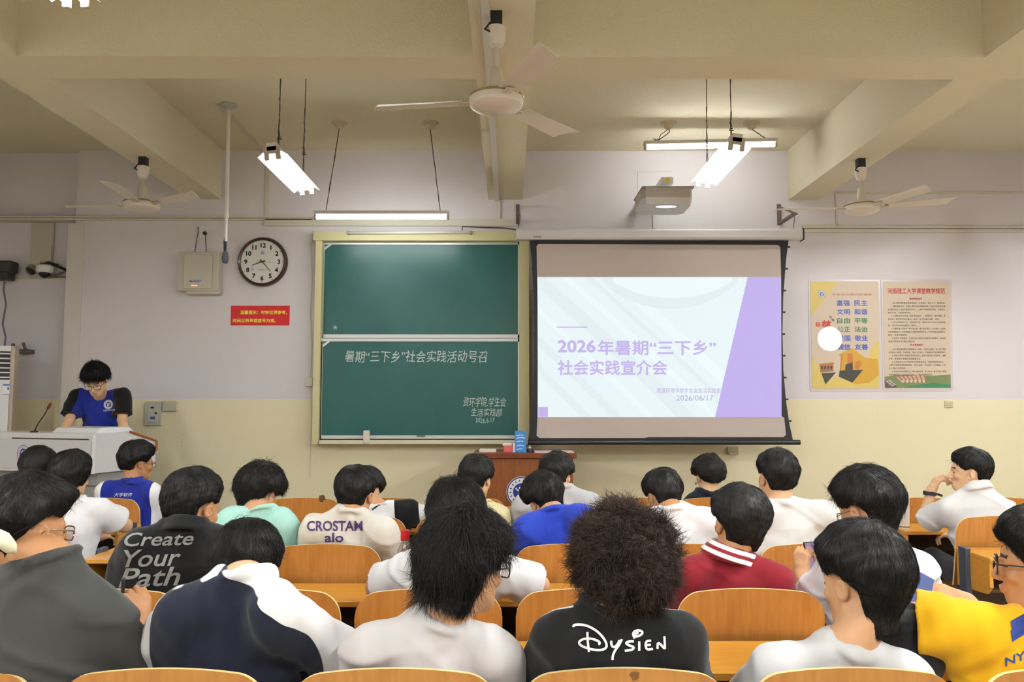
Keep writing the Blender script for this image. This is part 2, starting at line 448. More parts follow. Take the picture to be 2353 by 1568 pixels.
# ================================================================== FANS
m_fan = mat('fan_enamel', (222, 212, 200), 0.32)
m_fan2 = mat('fan_pipe', (205, 196, 178), 0.45)
m_black = mat('black_plastic', (28, 28, 30), 0.5)
m_brass = mat('fan_trim', (150, 140, 95), 0.3, metal=.6)
def fan(label, px_top, py_hub, angles, R=0.6, drop=None):
    c = PZ(*px_top, BEAM); Y = c.y; x = c.x
    hub = P(px_top[0], py_hub, Y).z
    t = thing('ceiling_fan', label, 'ceiling fan', (x, Y, BEAM), 'white three bladed ceiling fans')
    T = Matrix.Translation((x, Y, 0))
    MB().box(-.03, .03, -.03, .03, BEAM - .09, BEAM, M=T).tube([(x - .03, Y - .02, BEAM - .06), (x - .06, Y - .03, BEAM - .1), (x - .02, Y - .03, BEAM - .12)], .006, 6).build('bracket', m_black, t)
    MB().lathe([(.014, BEAM - .185), (.034, BEAM - .175), (.046, BEAM - .14), (.05, BEAM - .08), (.04, BEAM - .075)], 24, T).build('canopy', m_fan, t, smooth=40)
    MB().tube([(x, Y, BEAM - .06), (x, Y, hub + .05)], .0125, 12).build('rod', m_fan2, t, smooth=True)
    MB().lathe([(.015, hub + .185), (.03, hub + .17), (.038, hub + .12), (.04, hub + .06)], 24, T).build('lower_cup', m_fan2, t, smooth=40)
    mb = MB().lathe([(.06, hub + .065), (.11, hub + .05), (.135, hub + .03), (.14, hub + .005), (.135, hub - .02), (.12, hub - .032), (.075, hub - .045), (.06, hub - .046), (.045, hub - .05), (0, hub - .052)], 40, T)
    mb.build('motor', m_fan, t, smooth=35)
    MB().lathe([(.138, hub + .032), (.143, hub + .026), (.138, hub + .02)], 40, T).build('motor_band', m_brass, t, smooth=True)
    for a in angles:
        a = math.radians(a)
        M = T @ Matrix.Translation((0, 0, hub + .01)) @ Matrix.Rotation(a, 4, 'Z')
        TW = Matrix.Rotation(math.radians(-11), 4, 'X')
        nseg = 8; vs = []; fs = []
        for i in range(nseg + 1):
            s = i / nseg; xx = .17 + (R - .17) * s
            w = .052 + .016 * s
            for y, z in ((-w, -.006), (-w * .4, .004), (w * .4, .005), (w, 0)):
                xo = xx - (.035 * (y / w) * (1 if i == nseg else 0))
                vs.append(M @ TW @ Vector((xo, y, z)))
            for y, z in ((w, -.003), (w * .4, .002), (-w * .4, .001), (-w, -.009)):
                xo = xx - (.035 * (y / w) * (1 if i == nseg else 0))
                vs.append(M @ TW @ Vector((xo, y, z)))
        for i in range(nseg):
            for k in range(8):
                fs.append((i * 8 + k, i * 8 + (k + 1) % 8, (i + 1) * 8 + (k + 1) % 8, (i + 1) * 8 + k))
        fs.append(tuple(range(8))); fs.append(tuple(nseg * 8 + k for k in range(8)))
        b = MB().add(vs, fs).build('blade', m_fan, t, smooth=40)
        MB().box(.1, .2, -.022, .022, -.012, -.004, M=M, bev=.002).build('blade_arm', m_fan2, b)
    return t
fan('large white ceiling fan under the centre beam in the middle of the room', (1141, 30), 236, (172, 52, -68), 0.64)
fan('white ceiling fan under the left beam, above the clock side', (330, 362), 474, (176, -30, -84), 0.66)
fan('cream ceiling fan under the right beam, right of the projector', (1977, 366), 480, (176, -22, -70), 0.66)

# ================================================================== HANGING MICROPHONE
m_grey = mat('foam_grey', (78, 84, 90), 0.9)
m_pole = mat('pole_white', (226, 222, 220), 0.4)
c = PZ(526, 240, CEIL); Y = c.y; e = P(519, 555, Y)
t = thing('hanging_microphone', 'white pole microphone hanging from the ceiling left of the clock', 'microphone', c)
MB().lathe([(.07, CEIL), (.07, CEIL - .012), (.03, CEIL - .02), (.02, CEIL - .05)], 24, Matrix.Translation((c.x, Y, 0))).build('flange', mat('flange_grey', (185, 188, 182), .4), t)
u = c.lerp(e, .82)
MB().tube([c, u], .016, 12).tube([u, e], .012, 12).tube([u + Vector((0, 0, .015)), u - Vector((0, 0, .015))], .02, 12).build('pole', m_pole, t, smooth=40)
q = P(518, 583, Y)
MB().tube([e + Vector((0, 0, .06)), e + Vector((-.012, 0, .0)), q + Vector((-.008, 0, .03)), q], .008, 8).tube([e + Vector((0, 0, .02)), q], .01, 8).build('clip', m_black, t)
MB().lathe([(.0, -.075), (.018, -.07), (.027, -.045), (.027, -.01), (.018, .025), (.008, .035)], 20, Matrix.Translation(q + Vector((0, 0, -.01)))).build('foam_windscreen', m_grey, t, smooth=True)
# ================================================================== CLOCK AND SIGN
X3, Z3 = Vector((1, 0, 0)), Vector((0, 0, 1))
m_dkwood = mat('clock_rim', (62, 40, 34), 0.35, coat=.3)
m_white = mat('white_paint', (226, 226, 224), 0.5)
m_paper = mat('white_paper', (236, 234, 230), 0.7)
m_ink = mat('black_ink', (22, 22, 24), 0.6)
m_blue = mat('emblem_blue', (38, 62, 150), 0.5)
ppm = FPX / WY
def disc(mb, c, r, mi=0, n=36, r0=0.0, xd=X3, yd=Z3, sy=1.0):
    c = Vector(c); vs = []; fs = []
    if r0 <= 0:
        vs = [c + xd * (r * math.cos(2 * math.pi * k / n)) + yd * (r * sy * math.sin(2 * math.pi * k / n)) for k in range(n)]
        fs = [tuple(range(n))]
    else:
        for rr in (r, r0):
            vs += [c + xd * (rr * math.cos(2 * math.pi * k / n)) + yd * (rr * sy * math.sin(2 * math.pi * k / n)) for k in range(n)]
        fs = [(k, (k + 1) % n, n + (k + 1) % n, n + k) for k in range(n)]
    mb.add(vs, fs, mi)
def poly(mb, pts, mi=0): mb.add(pts, [tuple(range(len(pts)))], mi)
def stroke(mb, pts, w, nrm, mi=0, taper=False):
    """flat ribbon along pts in the plane with normal nrm"""
    pts = [Vector(p) for p in pts]; nrm = Vector(nrm).normalized(); n = len(pts); vs = []; fs = []
    for i, p in enumerate(pts):
        d = (pts[min(i + 1, n - 1)] - pts[max(i - 1, 0)]).normalized(); s = nrm.cross(d).normalized()
        ww = w if not isinstance(w, (list, tuple)) else w[i]
        if taper and i in (0, n - 1): ww *= .4
        vs += [p + s * ww / 2, p - s * ww / 2]
    for i in range(n - 1): fs.append((2 * i, 2 * i + 1, 2 * i + 3, 2 * i + 2))
    mb.add(vs, fs, mi)
def emblem(mb, c, r, mb_i, mw_i, xd=X3, yd=Z3, lift=0.0008, nrm=Vector((0, -1, 0))):
    """round crest: blue ring line, white band with marks, blue disc, white sprout-like mark"""
    c = Vector(c); N = Vector(nrm)
    disc(mb, c, r, mw_i, xd=xd, yd=yd)
    disc(mb, c + N * lift, r * .97, mb_i, r0=r * .9, xd=xd, yd=yd)
    disc(mb, c + N * lift, r * .57, mb_i, xd=xd, yd=yd)
    L = c + N * lift * 2
    def Q(a, b): return L + xd * (a * r) + yd * (b * r)
    stroke(mb, [Q(-.12, -.42), Q(-.1, -.1), Q(-.12, .12)], r * .16, N, mw_i)
    stroke(mb, [Q(-.12, .05), Q(-.28, .12), Q(-.4, .26)], r * .09, N, mw_i)
    stroke(mb, [Q(.08, -.42), Q(.09, -.1), Q(.08, .34)], r * .12, N, mw_i)
    stroke(mb, [Q(.08, .34), Q(.3, .33), Q(.38, .14), Q(.28, -.04), Q(.08, -.05)], r * .11, N, mw_i)
    disc(mb, Q(-.12, .26), r * .08, mw_i, 12, xd=xd, yd=yd)
    for k in range(18):
        a = 2 * math.pi * k / 18
        stroke(mb, [Q(.68 * math.cos(a), .68 * math.sin(a)), Q(.8 * math.cos(a + .06), .8 * math.sin(a + .06))], r * .06, N, mb_i)
c = W(605, 603); r = 58 / ppm
t = thing('wall_clock', 'round dark brown rimmed wall clock above the red notice', 'clock', c)
T = Matrix.Translation((c.x, WY, c.z)) @ Matrix.Rotation(math.pi / 2, 4, 'X')
MB().lathe([(r * .99, 0), (r, .02), (r * .97, .045), (r * .92, .055), (r * .87, .045), (r * .86, .03), (r * .86, .0)], 64, T).build('rim', m_dkwood, t, smooth=40)
fy = WY - .03
mb = MB(); disc(mb, (c.x, fy, c.z), r * .87, 0, 64)
face = mb.build('dial', mat('clock_dial', (222, 220, 214), .6), t)
for k in range(1, 13):
    mb = MB(); a = math.pi / 2 - k * math.pi / 6
    v = Vector((c.x + r * .66 * math.cos(a), fy - .0015, c.z + r * .66 * math.sin(a)))
    text_on(mb, str(k), v - Z3 * r * .085, X3, Z3, r * .25, align='CENTER', bold=.045)
    mb.build('numeral', m_ink, t)
mb = MB()
for k in range(12):
    a = k * math.pi / 6
    disc(mb, (c.x + r * .82 * math.cos(a), fy - .0015, c.z + r * .82 * math.sin(a)), r * .018, 0, 8)
mb.build('minute_marks', m_ink, t)
mb = MB(); emblem(mb, (c.x - r * .0, fy - .001, c.z + r * .36), r * .1, 0, 1)
emblem(mb, (c.x - r * .38, fy - .001, c.z - r * .3), r * .075, 0, 1)
mb.build('crest', [mat('crest_pale_blue', (88, 116, 190), .5), m_paper], t)
mb = MB(); text_on(mb, '河南理工大学', (c.x - r * .2, fy - .001, c.z - r * .35), X3, Z3, r * .1, fit=r * .45)
mb.build('lettering', mat('dial_grey', (160, 140, 140), .6), t)
def hand(name, dx, dz, back, w, lift, m=m_ink):
    d = Vector((dx, 0, dz)) * (r / 58); n = d.normalized(); s = Vector((-n.z, 0, n.x)) * w
    o = Vector((c.x, fy - lift, c.z)); mb = MB()
    mb.prism([o - n * back - s, o + d - s * .4, o + d + s * .4, o - n * back + s], (0, -.0015, 0))
    mb.build(name, m, t)
hand('hour_hand', -24, -8.5, .03, .006, .004)
hand('minute_hand', 21, -23, .03, .0045, .007)
hand('second_hand', 28, -3, .05, .0015, .010)

p0, p1 = W(530, 748), W(666, 703)
t = thing('notice_sign', 'small red notice with yellow characters under the clock', 'sign', p0)
MB().box(p0.x, p1.x, WY - .004, WY, p0.z, p1.z).build('panel', mat('notice_red', (214, 34, 40), .45, spec=.3), t)
sw = p1.x - p0.x; mb = MB()
text_on(mb, '温馨提示：时钟仅供参考，', (p0.x + sw * .16, WY - .006, p0.z + (p1.z - p0.z) * .58), X3, Z3, .05, fit=sw * .8, bold=.022)
mb.build('lettering', mat('notice_yellow', (255, 242, 70), .5), t); mb = MB()
text_on(mb, '时间以铃声或信号为准。', (p0.x + sw * .04, WY - .006, p0.z + (p1.z - p0.z) * .16), X3, Z3, .05, fit=sw * .73, bold=.022)
mb.build('lettering', mat('notice_yellow', (255, 242, 70), .5), t)

# ================================================================== BOX ON WALL, SOCKET
m_box = mat('beige_plastic', (196, 188, 172), 0.45)
p0, p1 = W(415, 672), W(512, 583)
t = thing('wall_cabinet', 'beige equipment box with status lights left of the clock', 'equipment box', p0)
pw = p1.x - p0.x
mb = MB()
cx = (p0.x + p1.x) / 2
mb.box(p0.x, p1.x, WY - .09, WY, p0.z, p1.z, bev=.008)
mb.box(p0.x + pw * .16, p1.x - pw * .16, WY - .105, WY - .09, p0.z + .02, p1.z - .03, bev=.006)
mb.box(p0.x + pw * .2, p1.x + pw * .02, WY - .08, WY, p0.z - .03, p0.z + .02, bev=.012)
mb.build('case', m_box, t)
mb = MB(); e = W(448, 650)
disc(mb, (e.x, WY - .1065, e.z), .014, 0, 16, sy=.6)
text_on(mb, 'HUAT', (e.x + .018, WY - .1065, e.z - .01), X3, Z3, .03, shear=.3, bold=.03)
mb.build('logo', mat('logo_blue', (60, 92, 190), .5), t)
for k in range(4):
    e = W(451 + 3.6 * k, 660)
    mb = MB(); disc(mb, (e.x, WY - .1065, e.z), .005, 0, 10)
    mb.build('status_light', mat('led_red', (255, 150, 130), .5, emit=2.2), t)
p0, p1 = W(458, 545), W(481, 521)
t = thing('wall_socket', 'white wall socket with a black plug above the beige box', 'socket', p0)
MB().box(p0.x, p1.x, WY - .012, WY, p0.z, p1.z, bev=.003).build('plate', m_white, t)
mb = MB()
for a, b in ((470, 529), (474, 529)): disc(mb, W(a, b, .0128), .004, 0, 8)
mb.build('pin_hole', m_black, t)
t = thing('power_cord', 'black plug and cord running from the wall socket to the beige box', 'cord', W(472, 537))
MB().lathe([(.016, 0), (.02, .02), (.012, .045), (.006, .05)], 14, Matrix.Translation(W(472, 537, .012)) @ Matrix.Rotation(math.pi / 2, 4, 'X')).build('plug', m_black, t, smooth=True)
MB().tube([W(472, 538, .04), W(472, 548, .03), W(473, 562, .02), W(474, 583, .02)], .004, 6).build('cable', m_black, t)
tag(MB().tube([W(455, 521, .01), W(455, 535, .012), W(451, 555, .012), W(447, 583, .015)], .0035, 6).build('thin_cable', mat('cable_grey', (60, 62, 60), .6)), 'thin dark cable left of the wall socket going into the beige box', 'cord')

# ================================================================== CHALKBOARD
m_frame = mat('board_frame_cream', (205, 197, 150), 0.5)
m_alu = mat('board_aluminium', (205, 205, 204), 0.38, metal=.35)
m_board = mat('chalkboard_green', (34, 94, 90), 0.32, mottle=.16, mscale=2.2, spec=.45)
m_chalk = mat('chalk', (196, 208, 204), 0.9)
t = thing('chalkboard', 'green sliding chalkboard in a cream frame with chalk writing', 'chalkboard', W(965, 1020))
def wbox(mb, a, b, c, d, y0, y1, mi=0, bev=0):
    p, q = W(a, d, y0), W(c, b, y0)
    mb.box(p.x, q.x, WY - y0, WY - y1, p.z, q.z, mi, bev=bev)
mb = MB()
wbox(mb, 719, 531, 1216, 553, .14, 0, bev=.004); wbox(mb, 716, 553, 740, 1022, .14, 0, bev=.004)
wbox(mb, 1194, 553, 1216, 1022, .14, 0, bev=.004)
mb.build('frame', m_frame, t)
MB_back = MB(); wbox(MB_back, 738, 552, 1196, 1014, .03, .0); MB_back.build('backing', mat('board_dark', (52, 56, 50), .6), t)
for a, b, c_, d, y in ((742, 556, 1194, 777, .06), (738, 779, 1194, 1009, .10)):
    mb = MB(); wbox(mb, a, b, c_, d, y, y - .025); panel = mb.build('board_panel', m_board, t)
    mb = MB()
    wbox(mb, a - 1, b - 1, c_ + 1, b + 6, y + .006, y - .025); wbox(mb, a - 1, d - 8, c_ + 1, d, y + .006, y - .025)
    wbox(mb, a - 1, b, a + 4, d, y + .006, y - .025); wbox(mb, c_ - 4, b, c_ + 1, d, y + .006, y - .025)
    yy = y + .007
    poly(mb, [W(a + 3, b + 20, yy), W(a + 3, b + 13, yy), W(a + 15, b + 5, yy), W(a + 23, b + 5, yy)])
    mb.build('panel_edge', m_alu, panel)
mb = MB(); wbox(mb, 957, 1001, 977, 1005, .112, .1); mb.build('handle', mat('handle_grey', (110, 110, 105), .4), t)
mb = MB(); wbox(mb, 733, 1012, 1200, 1021, .17, 0.0, bev=.003); mb.build('chalk_tray', mat('tray_cream', (214, 208, 178), .5), t)
mb = MB(); yb = .1025
def chalk(s, a, b, w, h, **k):
    v, f = text_geo(s, 1.0, res=4, **k)
    x0 = min(p.x for p in v); x1 = max(p.x for p in v); y0 = min(p.y for p in v); y1 = max(p.y for p in v)
    o = W(a, b, yb); q = W(a + w, b - h, yb); rr = random.Random(len(s))
    sx = (q.x - o.x) / (x1 - x0); sz = (q.z - o.z) / (y1 - y0)
    mb.add([(o.x + (p.x - x0) * sx + .0022 * math.sin(p.y * 9 + p.x * 3), WY - yb, o.z + (p.y - y0) * sz + .004 * math.sin(p.x * 2.2 + 1)) for p in v], f)
for row in (('暑期“三下乡”社会实践活动号召', 792, 833, 328, 27, .12), ('资环学院.学生会', 1064, 935, 99, 22, .2), ('生活实践部', 1082, 957, 72, 18, .15), ('2026.6.17', 1092, 972, 45, 11, .1)):
    mb = MB(); chalk(*row[:5], shear=row[5]); mb.build('chalk_lettering', m_chalk, t)
mb = MB(); yb = .0625
for k in range(3):
    a = k * math.pi / 3 + .3; o = W(770, 753, .062)
    stroke(mb, [o + Vector((math.cos(a), 0, math.sin(a))) * .025, o - Vector((math.cos(a), 0, math.sin(a))) * .025], .005, (0, -1, 0))
mb.build('chalk_star', m_chalk, t)
mb = MB(); wbox(mb, 834, 990, 848, 1019, .18, .11, bev=.004)
tag(mb.build('board_eraser', mat('eraser_cream', (216, 206, 190), .6)), 'cream upright eraser leaning at the bottom edge of the chalkboard', 'eraser')
t = thing('wall_tube_lamp', 'unlit white tube lamp fixed above the chalkboard frame', 'wall lamp', W(800, 535))
MB().tube([W(802, 535.5, .16), W(1083, 534, .16)], .014, 12).build('tube', m_white, t, smooth=True)
for a in (800, 1082):
    mb = MB(); p = W(a, 535, .16); mb.box(p.x - .012, p.x + .012, WY - .175, WY - .1, p.z - .017, p.z + .017, bev=.003); mb.build('end_socket', mat('socket_grey', (150, 150, 145), .4), t)
tag(MB().tube([W(1062, 529, .06), W(1062, 521, .06), W(1120, 523, .06), W(1158, 524, .06), W(1186, 528, .06)], .005, 6).build('black_cable', m_black), 'black cable lying along the top right of the chalkboard frame', 'cord')
tag(MB().tube([W(723, 545, .02), W(714, 560, .01), W(717, 640, .01), W(713, 720, .01), W(716, 800, .01), W(713, 868, .01)], .004, 6).build('cream_cable', m_trunk), 'cream cable down the left side of the chalkboard', 'cord')
tag(MB().tube([W(713, 888, .01), W(715, 940, .01), W(714, 1000, .01), W(712, 1100, .01)], .003, 6).build('cream_cable', m_trunk), 'thin cable dropping from the small cream box below left of the chalkboard', 'cord')
mb = MB(); wbox(mb, 701, 868, 718, 888, .04, 0, bev=.003)
tag(mb.build('junction_box', m_trunk), 'small cream junction box at the left edge of the chalkboard', 'junction box')

# ================================================================== PROJECTION SCREEN
SY = 7.4
def S(px, py, d=0.0): return P(px, py, SY - d)
t = thing('projection_screen', 'pull down projector screen with black border showing a purple title slide', 'projection screen', S(1514, 540))
a, b = S(1186, 540), S(1843, 541)
mb = MB(); hr = .052
mb.box(a.x, b.x, SY - hr, SY + hr, a.z - hr, a.z + hr, bev=.02)
case = mb.build('case', mat('screen_case', (206, 204, 204), .35), t)
mb = MB(); mb.box(b.x - .006, b.x + .004, SY - hr - .002, SY + hr, a.z - hr - .002, a.z + hr + .002, bev=.002)
mb.build('case_end_cap', m_black, case)
mb = MB(); e = S(1225, 543, hr + .001); text_on(mb, 'Dasheng', e - Z3 * .01, X3, Z3, .035, shear=.25, fit=.075, bold=.02)
mb.build('case_logo', mat('logo_dark', (70, 68, 70), .5), case)
# tab-tensioned fabric with curved sides
Ls = [(1217, 552), (1222, 600), (1226, 680), (1228, 760), (1227, 850), (1224, 920), (1219, 975), (1213, 1016)]
Rs = [(1812, 553), (1806, 600), (1800, 680), (1798, 760), (1800, 850), (1806, 920), (1814, 975), (1823, 1016)]
mb = MB(); vs = []; fs = []
for (l, r_) in zip(Ls, Rs): vs += [S(*l), S(*r_)]
for i in range(len(Ls) - 1): fs.append((2 * i, 2 * i + 1, 2 * i + 3, 2 * i + 2))
vs2 = [v + Vector((0, .004, 0)) for v in vs]; k = len(vs)
fs += [tuple(j + k for j in f) for f in fs]
mb.add(vs + vs2, fs); mb.build('black_border', mat('screen_black', (26, 26, 32), .6), t, fix=False)
wl = [(1233, 566), (1237, 561), (1785, 563), (1793, 567), (1795, 640), (1796, 957), (1802, 960), (1806, 1000), (1800, 1005), (1490, 1005), (1480, 1007), (1240, 1007), (1233, 1002), (1235, 955), (1236, 760)]
mb = MB(); poly(mb, [S(x, y, .002) for x, y in wl])
mb.build('screen_surface', mat('screen_fabric', (188, 174, 167), .8), t, fix=False)
E_SL = 1.0
def smat(n, c, e=E_SL): return mat(n, (20, 20, 20), .8, emit=e, ecolor=c)
sm = [smat('slide_pale', (228, 240, 243)), smat('slide_stripe', (222, 234, 236)), smat('slide_stripe2', (232, 245, 249)), smat('slide_purple', (190, 172, 232)), smat('slide_text', (194, 178, 232)), smat('slide_text2', (186, 178, 218))]
mb = MB()
x0, y0, x1, y1 = 1236, 637, 1796, 959
poly(mb, [S(x0 - 1, y0, .003), S(x1 - 2, y0, .003), S(x1, y1, .003), S(x0, y1, .003)], 0)
def clipx(y): return 1718 + (1643 - 1718) * (y - y0) / (y1 - y0)
for k, (ox, w) in enumerate(((-190, 26), (-110, 18), (-40, 42), (40, 20), (95, 14), (140, 34), (-260, 24))):
    # diagonal light stripes from upper left to lower right
    def edge(o):
        pts = []
        for s in range(13):
            yy = y0 + (y1 - y0) * s / 12; xx = 1250 + o + (yy - y0) * .95 + 40 * math.sin(s / 12 * 1.4)
            pts.append((max(x0, min(xx, clipx(yy) - 2)), yy))
        return pts
    A, B = edge(ox), edge(ox + w)
    vs = [S(*p, .0036) for p in A] + [S(*p, .0036) for p in B]
    mb.add(vs, [(i, i + 1, 14 + i, 13 + i) for i in range(12)], 2 if k % 2 else 1)
for (cx_, cy_, ra, rb, mi) in ((1540, 560, 190, 150, 1), (1545, 590, 170, 95, 2), (1550, 560, 160, 98, 1)):
    A = [(cx_ + ra * math.cos(w), cy_ + rb * math.sin(w)) for w in [math.pi * i / 20 for i in range(21)]]
    A = [(min(x, clipx(y) - 2), y) for x, y in A if y >= y0]
    if len(A) > 3: poly(mb, [S(A[0][0], y0, .0038 + .0002 * mi)] + [S(x, y, .0038 + .0002 * mi) for x, y in A] + [S(A[-1][0], y0, .0038 + .0002 * mi)], mi)
poly(mb, [S(1718, y0, .0045), S(1793.5, y0, .0045), S(1796, y1, .0045), S(1643, y1, .0045)], 3)
poly(mb, [S(1237, 936, .0045), S(1259, 936, .0045), S(1259, 958.5, .0045), S(1237, 958.5, .0045)], 3)
poly(mb, [S(1279, 751, .0045), S(1350, 751, .0045), S(1350, 753.5, .0045), S(1279, 753.5, .0045)], 4)
def stext(s, a, b, w, h, mi, bold=0, lift=.005):
    o = S(a, b, lift); q = S(a + w, b - h, lift)
    text_on(mb, s, o, X3, Z3, q.z - o.z, mi, fit=q.x - o.x, height=(q.z - o.z), bold=bold)
stext('2026', 1281, 809, 88, 29, 4, .035)
stext('年暑期“三下乡”', 1373, 813, 272, 35, 4, .024)
stext('社会实践宣介会', 1281, 859, 252, 35, 4, .024)
stext('资源环境学院学生会生活实践部', 1509, 903, 147, 12, 5, .008)
stext('2026/06/17', 1554, 921, 85, 13, 5, .01)
mb.build('projected_slide', sm, t, fix=False)
a, b = S(1213, 1017), S(1838, 1017)
MB().tube([a, b], .024, 14).build('bottom_bar', mat('bar_black', (34, 34, 36), .35), t, smooth=40)
for k in range(9):
    y = 568 + 50 * k
    for side, L in ((-1, Ls), (1, Rs)):
        ys = [q[1] for q in L]; xsv = [q[0] for q in L]
        x = float(np.interp(y, ys, xsv)); p = S(x, y)
        MB().box(p.x + side * .0 - .006, p.x + side * .016 + .006, SY - .006, SY + .003, p.z - .008, p.z + .008).build('tension_tab', m_black, t)
m_rust = mat('bracket_grey', (120, 108, 100), .6, metal=.4)
for lab, px in (('grey steel bracket holding the left end of the screen case', 1190), ('grey steel bracket holding the right end of the screen case', 1790)):
    t = thing('screen_bracket', lab, 'bracket', W(px, 517), 'steel wall brackets of the screen')
    p0, p1 = W(px - 4, 517), W(px + 4, 470); zc = a.z
    MB().box(p0.x, p1.x, WY - .012, WY, p0.z, p1.z).build('wall_plate', m_rust, t)
    mb = MB(); mb.box(p0.x, p1.x, SY - .02, WY, p0.z, p0.z + .02)
    mb.tube([(p0.x + .01, WY, p1.z - .02), (p0.x + .01 + (.04 if px > 1500 else 0), SY, p0.z + .015)], .012, 6)
    mb.build('arm', m_rust, t)
    cz = S(1500, 528).z
    MB().tube([(p0.x + .02, SY, p0.z + .01), (p0.x + .03, SY, p0.z - .02), (p0.x + .015, SY, cz + .012)], .004, 6).build('hook', m_rust, t)

# ================================================================== PROJECTOR
m_proj = mat('projector_white', (208, 206, 204), .4)
m_proj2 = mat('projector_side', (176, 168, 158), .45)
t = thing('projector', 'white short throw projector on a wall arm above the screen', 'projector', W(1535, 440))
a = P(1474, 440, 6.75); b = P(1592, 440, 6.75)
z0 = P(1530, 468, 6.72).z; z1 = P(1530, 443, 6.72).z + .06
mb = MB()
pts = [(a.x + .03, 6.7), (b.x - .03, 6.7), (b.x, 6.78), (b.x, 7.1), (b.x - .05, 7.16), (a.x + .05, 7.16), (a.x, 7.1), (a.x, 6.78)]
mb.prism([(x, y, z0 + .05) for x, y in pts], (0, 0, .085)); mb.build('body', m_proj2, t)
mb = MB()
top = [(x, y, z0 + .05) for x, y in pts]
low = [((x - (a.x + b.x) / 2) * .95 + (a.x + b.x) / 2, 6.95 + (y - 6.95) * .9, z0) for x, y in pts]
vs = top + low; n = len(pts)
mb.add(vs, [(k, (k + 1) % n, n + (k + 1) % n, n + k) for k in range(n)] + [tuple(range(n, 2 * n))])
mb.build('front_cover', m_proj, t)
mb = MB(); mb.box(a.x - .004, b.x + .004, 6.7, 7.17, z0 + .135, z0 + .15, bev=.006); mb.build('lid', mat('projector_lid', (150, 144, 140), .45), t)
cx = (a.x + b.x) / 2
mb = MB(); disc(mb, (cx + .005, 6.83, z0 - .001), .09, 0, 24, xd=X3, yd=Vector((0, 1, 0)), sy=.5)
mb.build('lens_window', mat('lens_glow', (215, 232, 250), .2, emit=1.1), t)
mb = MB(); e = P(1524, 463, 6.745); text_on(mb, '----', e, X3, Vector((0, .4, 1)), .03, fit=.05); mb.build('logo', mat('logo_dark', (70, 68, 70), .5), t)
mb = MB(); zt = z0 + .15
mb.box(cx - .09, cx + .12, 6.86, 7.1, zt, zt + .012, bev=.003)
mb.lathe([(.06, zt + .01), (.05, zt + .05), (.05, zt + .075)], 20, Matrix.Translation((cx + .02, 6.95, 0)))
mb.box(cx - .03, cx + .075, 6.84, WY, zt + .06, zt + .12, bev=.004)
mb.box(cx - .17, cx - .1, 7.15, WY, zt, zt + .03, bev=.004)
mb.build('mount_arm', m_white, t)
mb = MB(); disc(mb, (cx + .022, 6.8385, zt + .09), .022, 0, 16); mb.build('yellow_sticker', mat('sticker_yellow', (238, 214, 70), .5), t)

# ================================================================== POSTERS
PYD = .006
mats_p = [mat('poster_tan', (208, 190, 168), .5), mat('poster_yellow', (216, 192, 104), .5), mat('poster_blue', (70, 96, 186), .5), mat('poster_green', (60, 130, 92), .5),
          mat('poster_red', (196, 62, 52), .5), mat('poster_dark', (60, 58, 48), .5), mat('poster_gold', (206, 158, 52), .5), mat('poster_lilac', (216, 208, 222), .5),
          m_paper, mat('poster_orange', (196, 120, 48), .5), mat('poster_brick', (156, 108, 84), .5), mat('poster_text', (98, 78, 66), .5), mat('poster_field', (120, 132, 84), .5), mat('poster_pink', (200, 160, 140), .5)]
m_lam = mat('laminate', (208, 196, 198), .3, coat=.4)
def rounded(x0, y0, x1, y1, r, dx=0.0, n=5):
    pts = []
    for cx_, cy_, a0 in ((x1 - r, y0 + r, -90), (x1 - r, y1 - r, 0), (x0 + r, y1 - r, 90), (x0 + r, y0 + r, 180)):
        for k in range(n + 1):
            w = math.radians(a0 + 90 * k / n); x = cx_ + r * math.cos(w); y = cy_ + r * math.sin(w)
            pts.append((x + dx * (y - y0) / (y1 - y0), y))
    return pts
def poster_base(name, label, x0, y0, x1, y1, dx):
    t = thing(name, label, 'poster', W(x0, y1), 'laminated wall posters')
    mb = MB(); mb.prism([W(x, y, .001) for x, y in rounded(x0, y0, x1, y1, 4, dx)], (0, -.003, 0)); mb.build('laminate', m_lam, t)
    return t
t = poster_base('poster', 'yellow and tan poster with blue and green characters, left of the pair', 1857, 643, 2022, 900, 4)
mb = MB()
def pp(x, y, l=0.0): return W(x + 4 * (y - 643) / 257.0, y, PYD + l)
poly(mb, [pp(x, y) for x, y in rounded(1862, 647, 2018, 894, 4)], 0)
poly(mb, [pp(1862, 648, .0004), pp(1925, 648, .0004), pp(1880, 706, .0004), pp(1862, 728, .0004)], 1)
poly(mb, [pp(1862, 822, .0004), pp(1884, 850, .0004), pp(1907, 868, .0004), pp(1955, 866, .0004), pp(1985, 830, .0004), pp(1999, 822, .0004), pp(2017, 826, .0004), pp(2017, 892, .0004), pp(1863, 893, .0004)], 1)
poly(mb, [pp(2017, 780, .0005), pp(2017, 830, .0005), pp(1994, 822, .0005), pp(2000, 800, .0005)], 1)
poly(mb, [pp(1925, 815, .0006), pp(1955, 800, .0006), pp(1985, 822, .0006), pp(2014, 826, .0006), pp(2016, 862, .0006), pp(1995, 880, .0006), pp(1960, 884, .0006), pp(1948, 856, .0006)], 6)
poly(mb, [pp(1931, 813, .0008), pp(1957, 812, .0008), pp(1957, 857, .0008), pp(1926, 856, .0008)], 9)
poly(mb, [pp(1934, 813, .001), pp(1945, 812, .001), pp(1943, 850, .001), pp(1929, 852, .001)], 6)
poly(mb, [pp(1926, 852, .0012), pp(1980, 850, .0012), pp(1955, 880, .0012), pp(1924, 866, .0012)], 5)
poly(mb, [pp(1940, 838, .0011), pp(1956, 833, .0011), pp(1957, 856, .0011), pp(1938, 857, .0011)], 5)
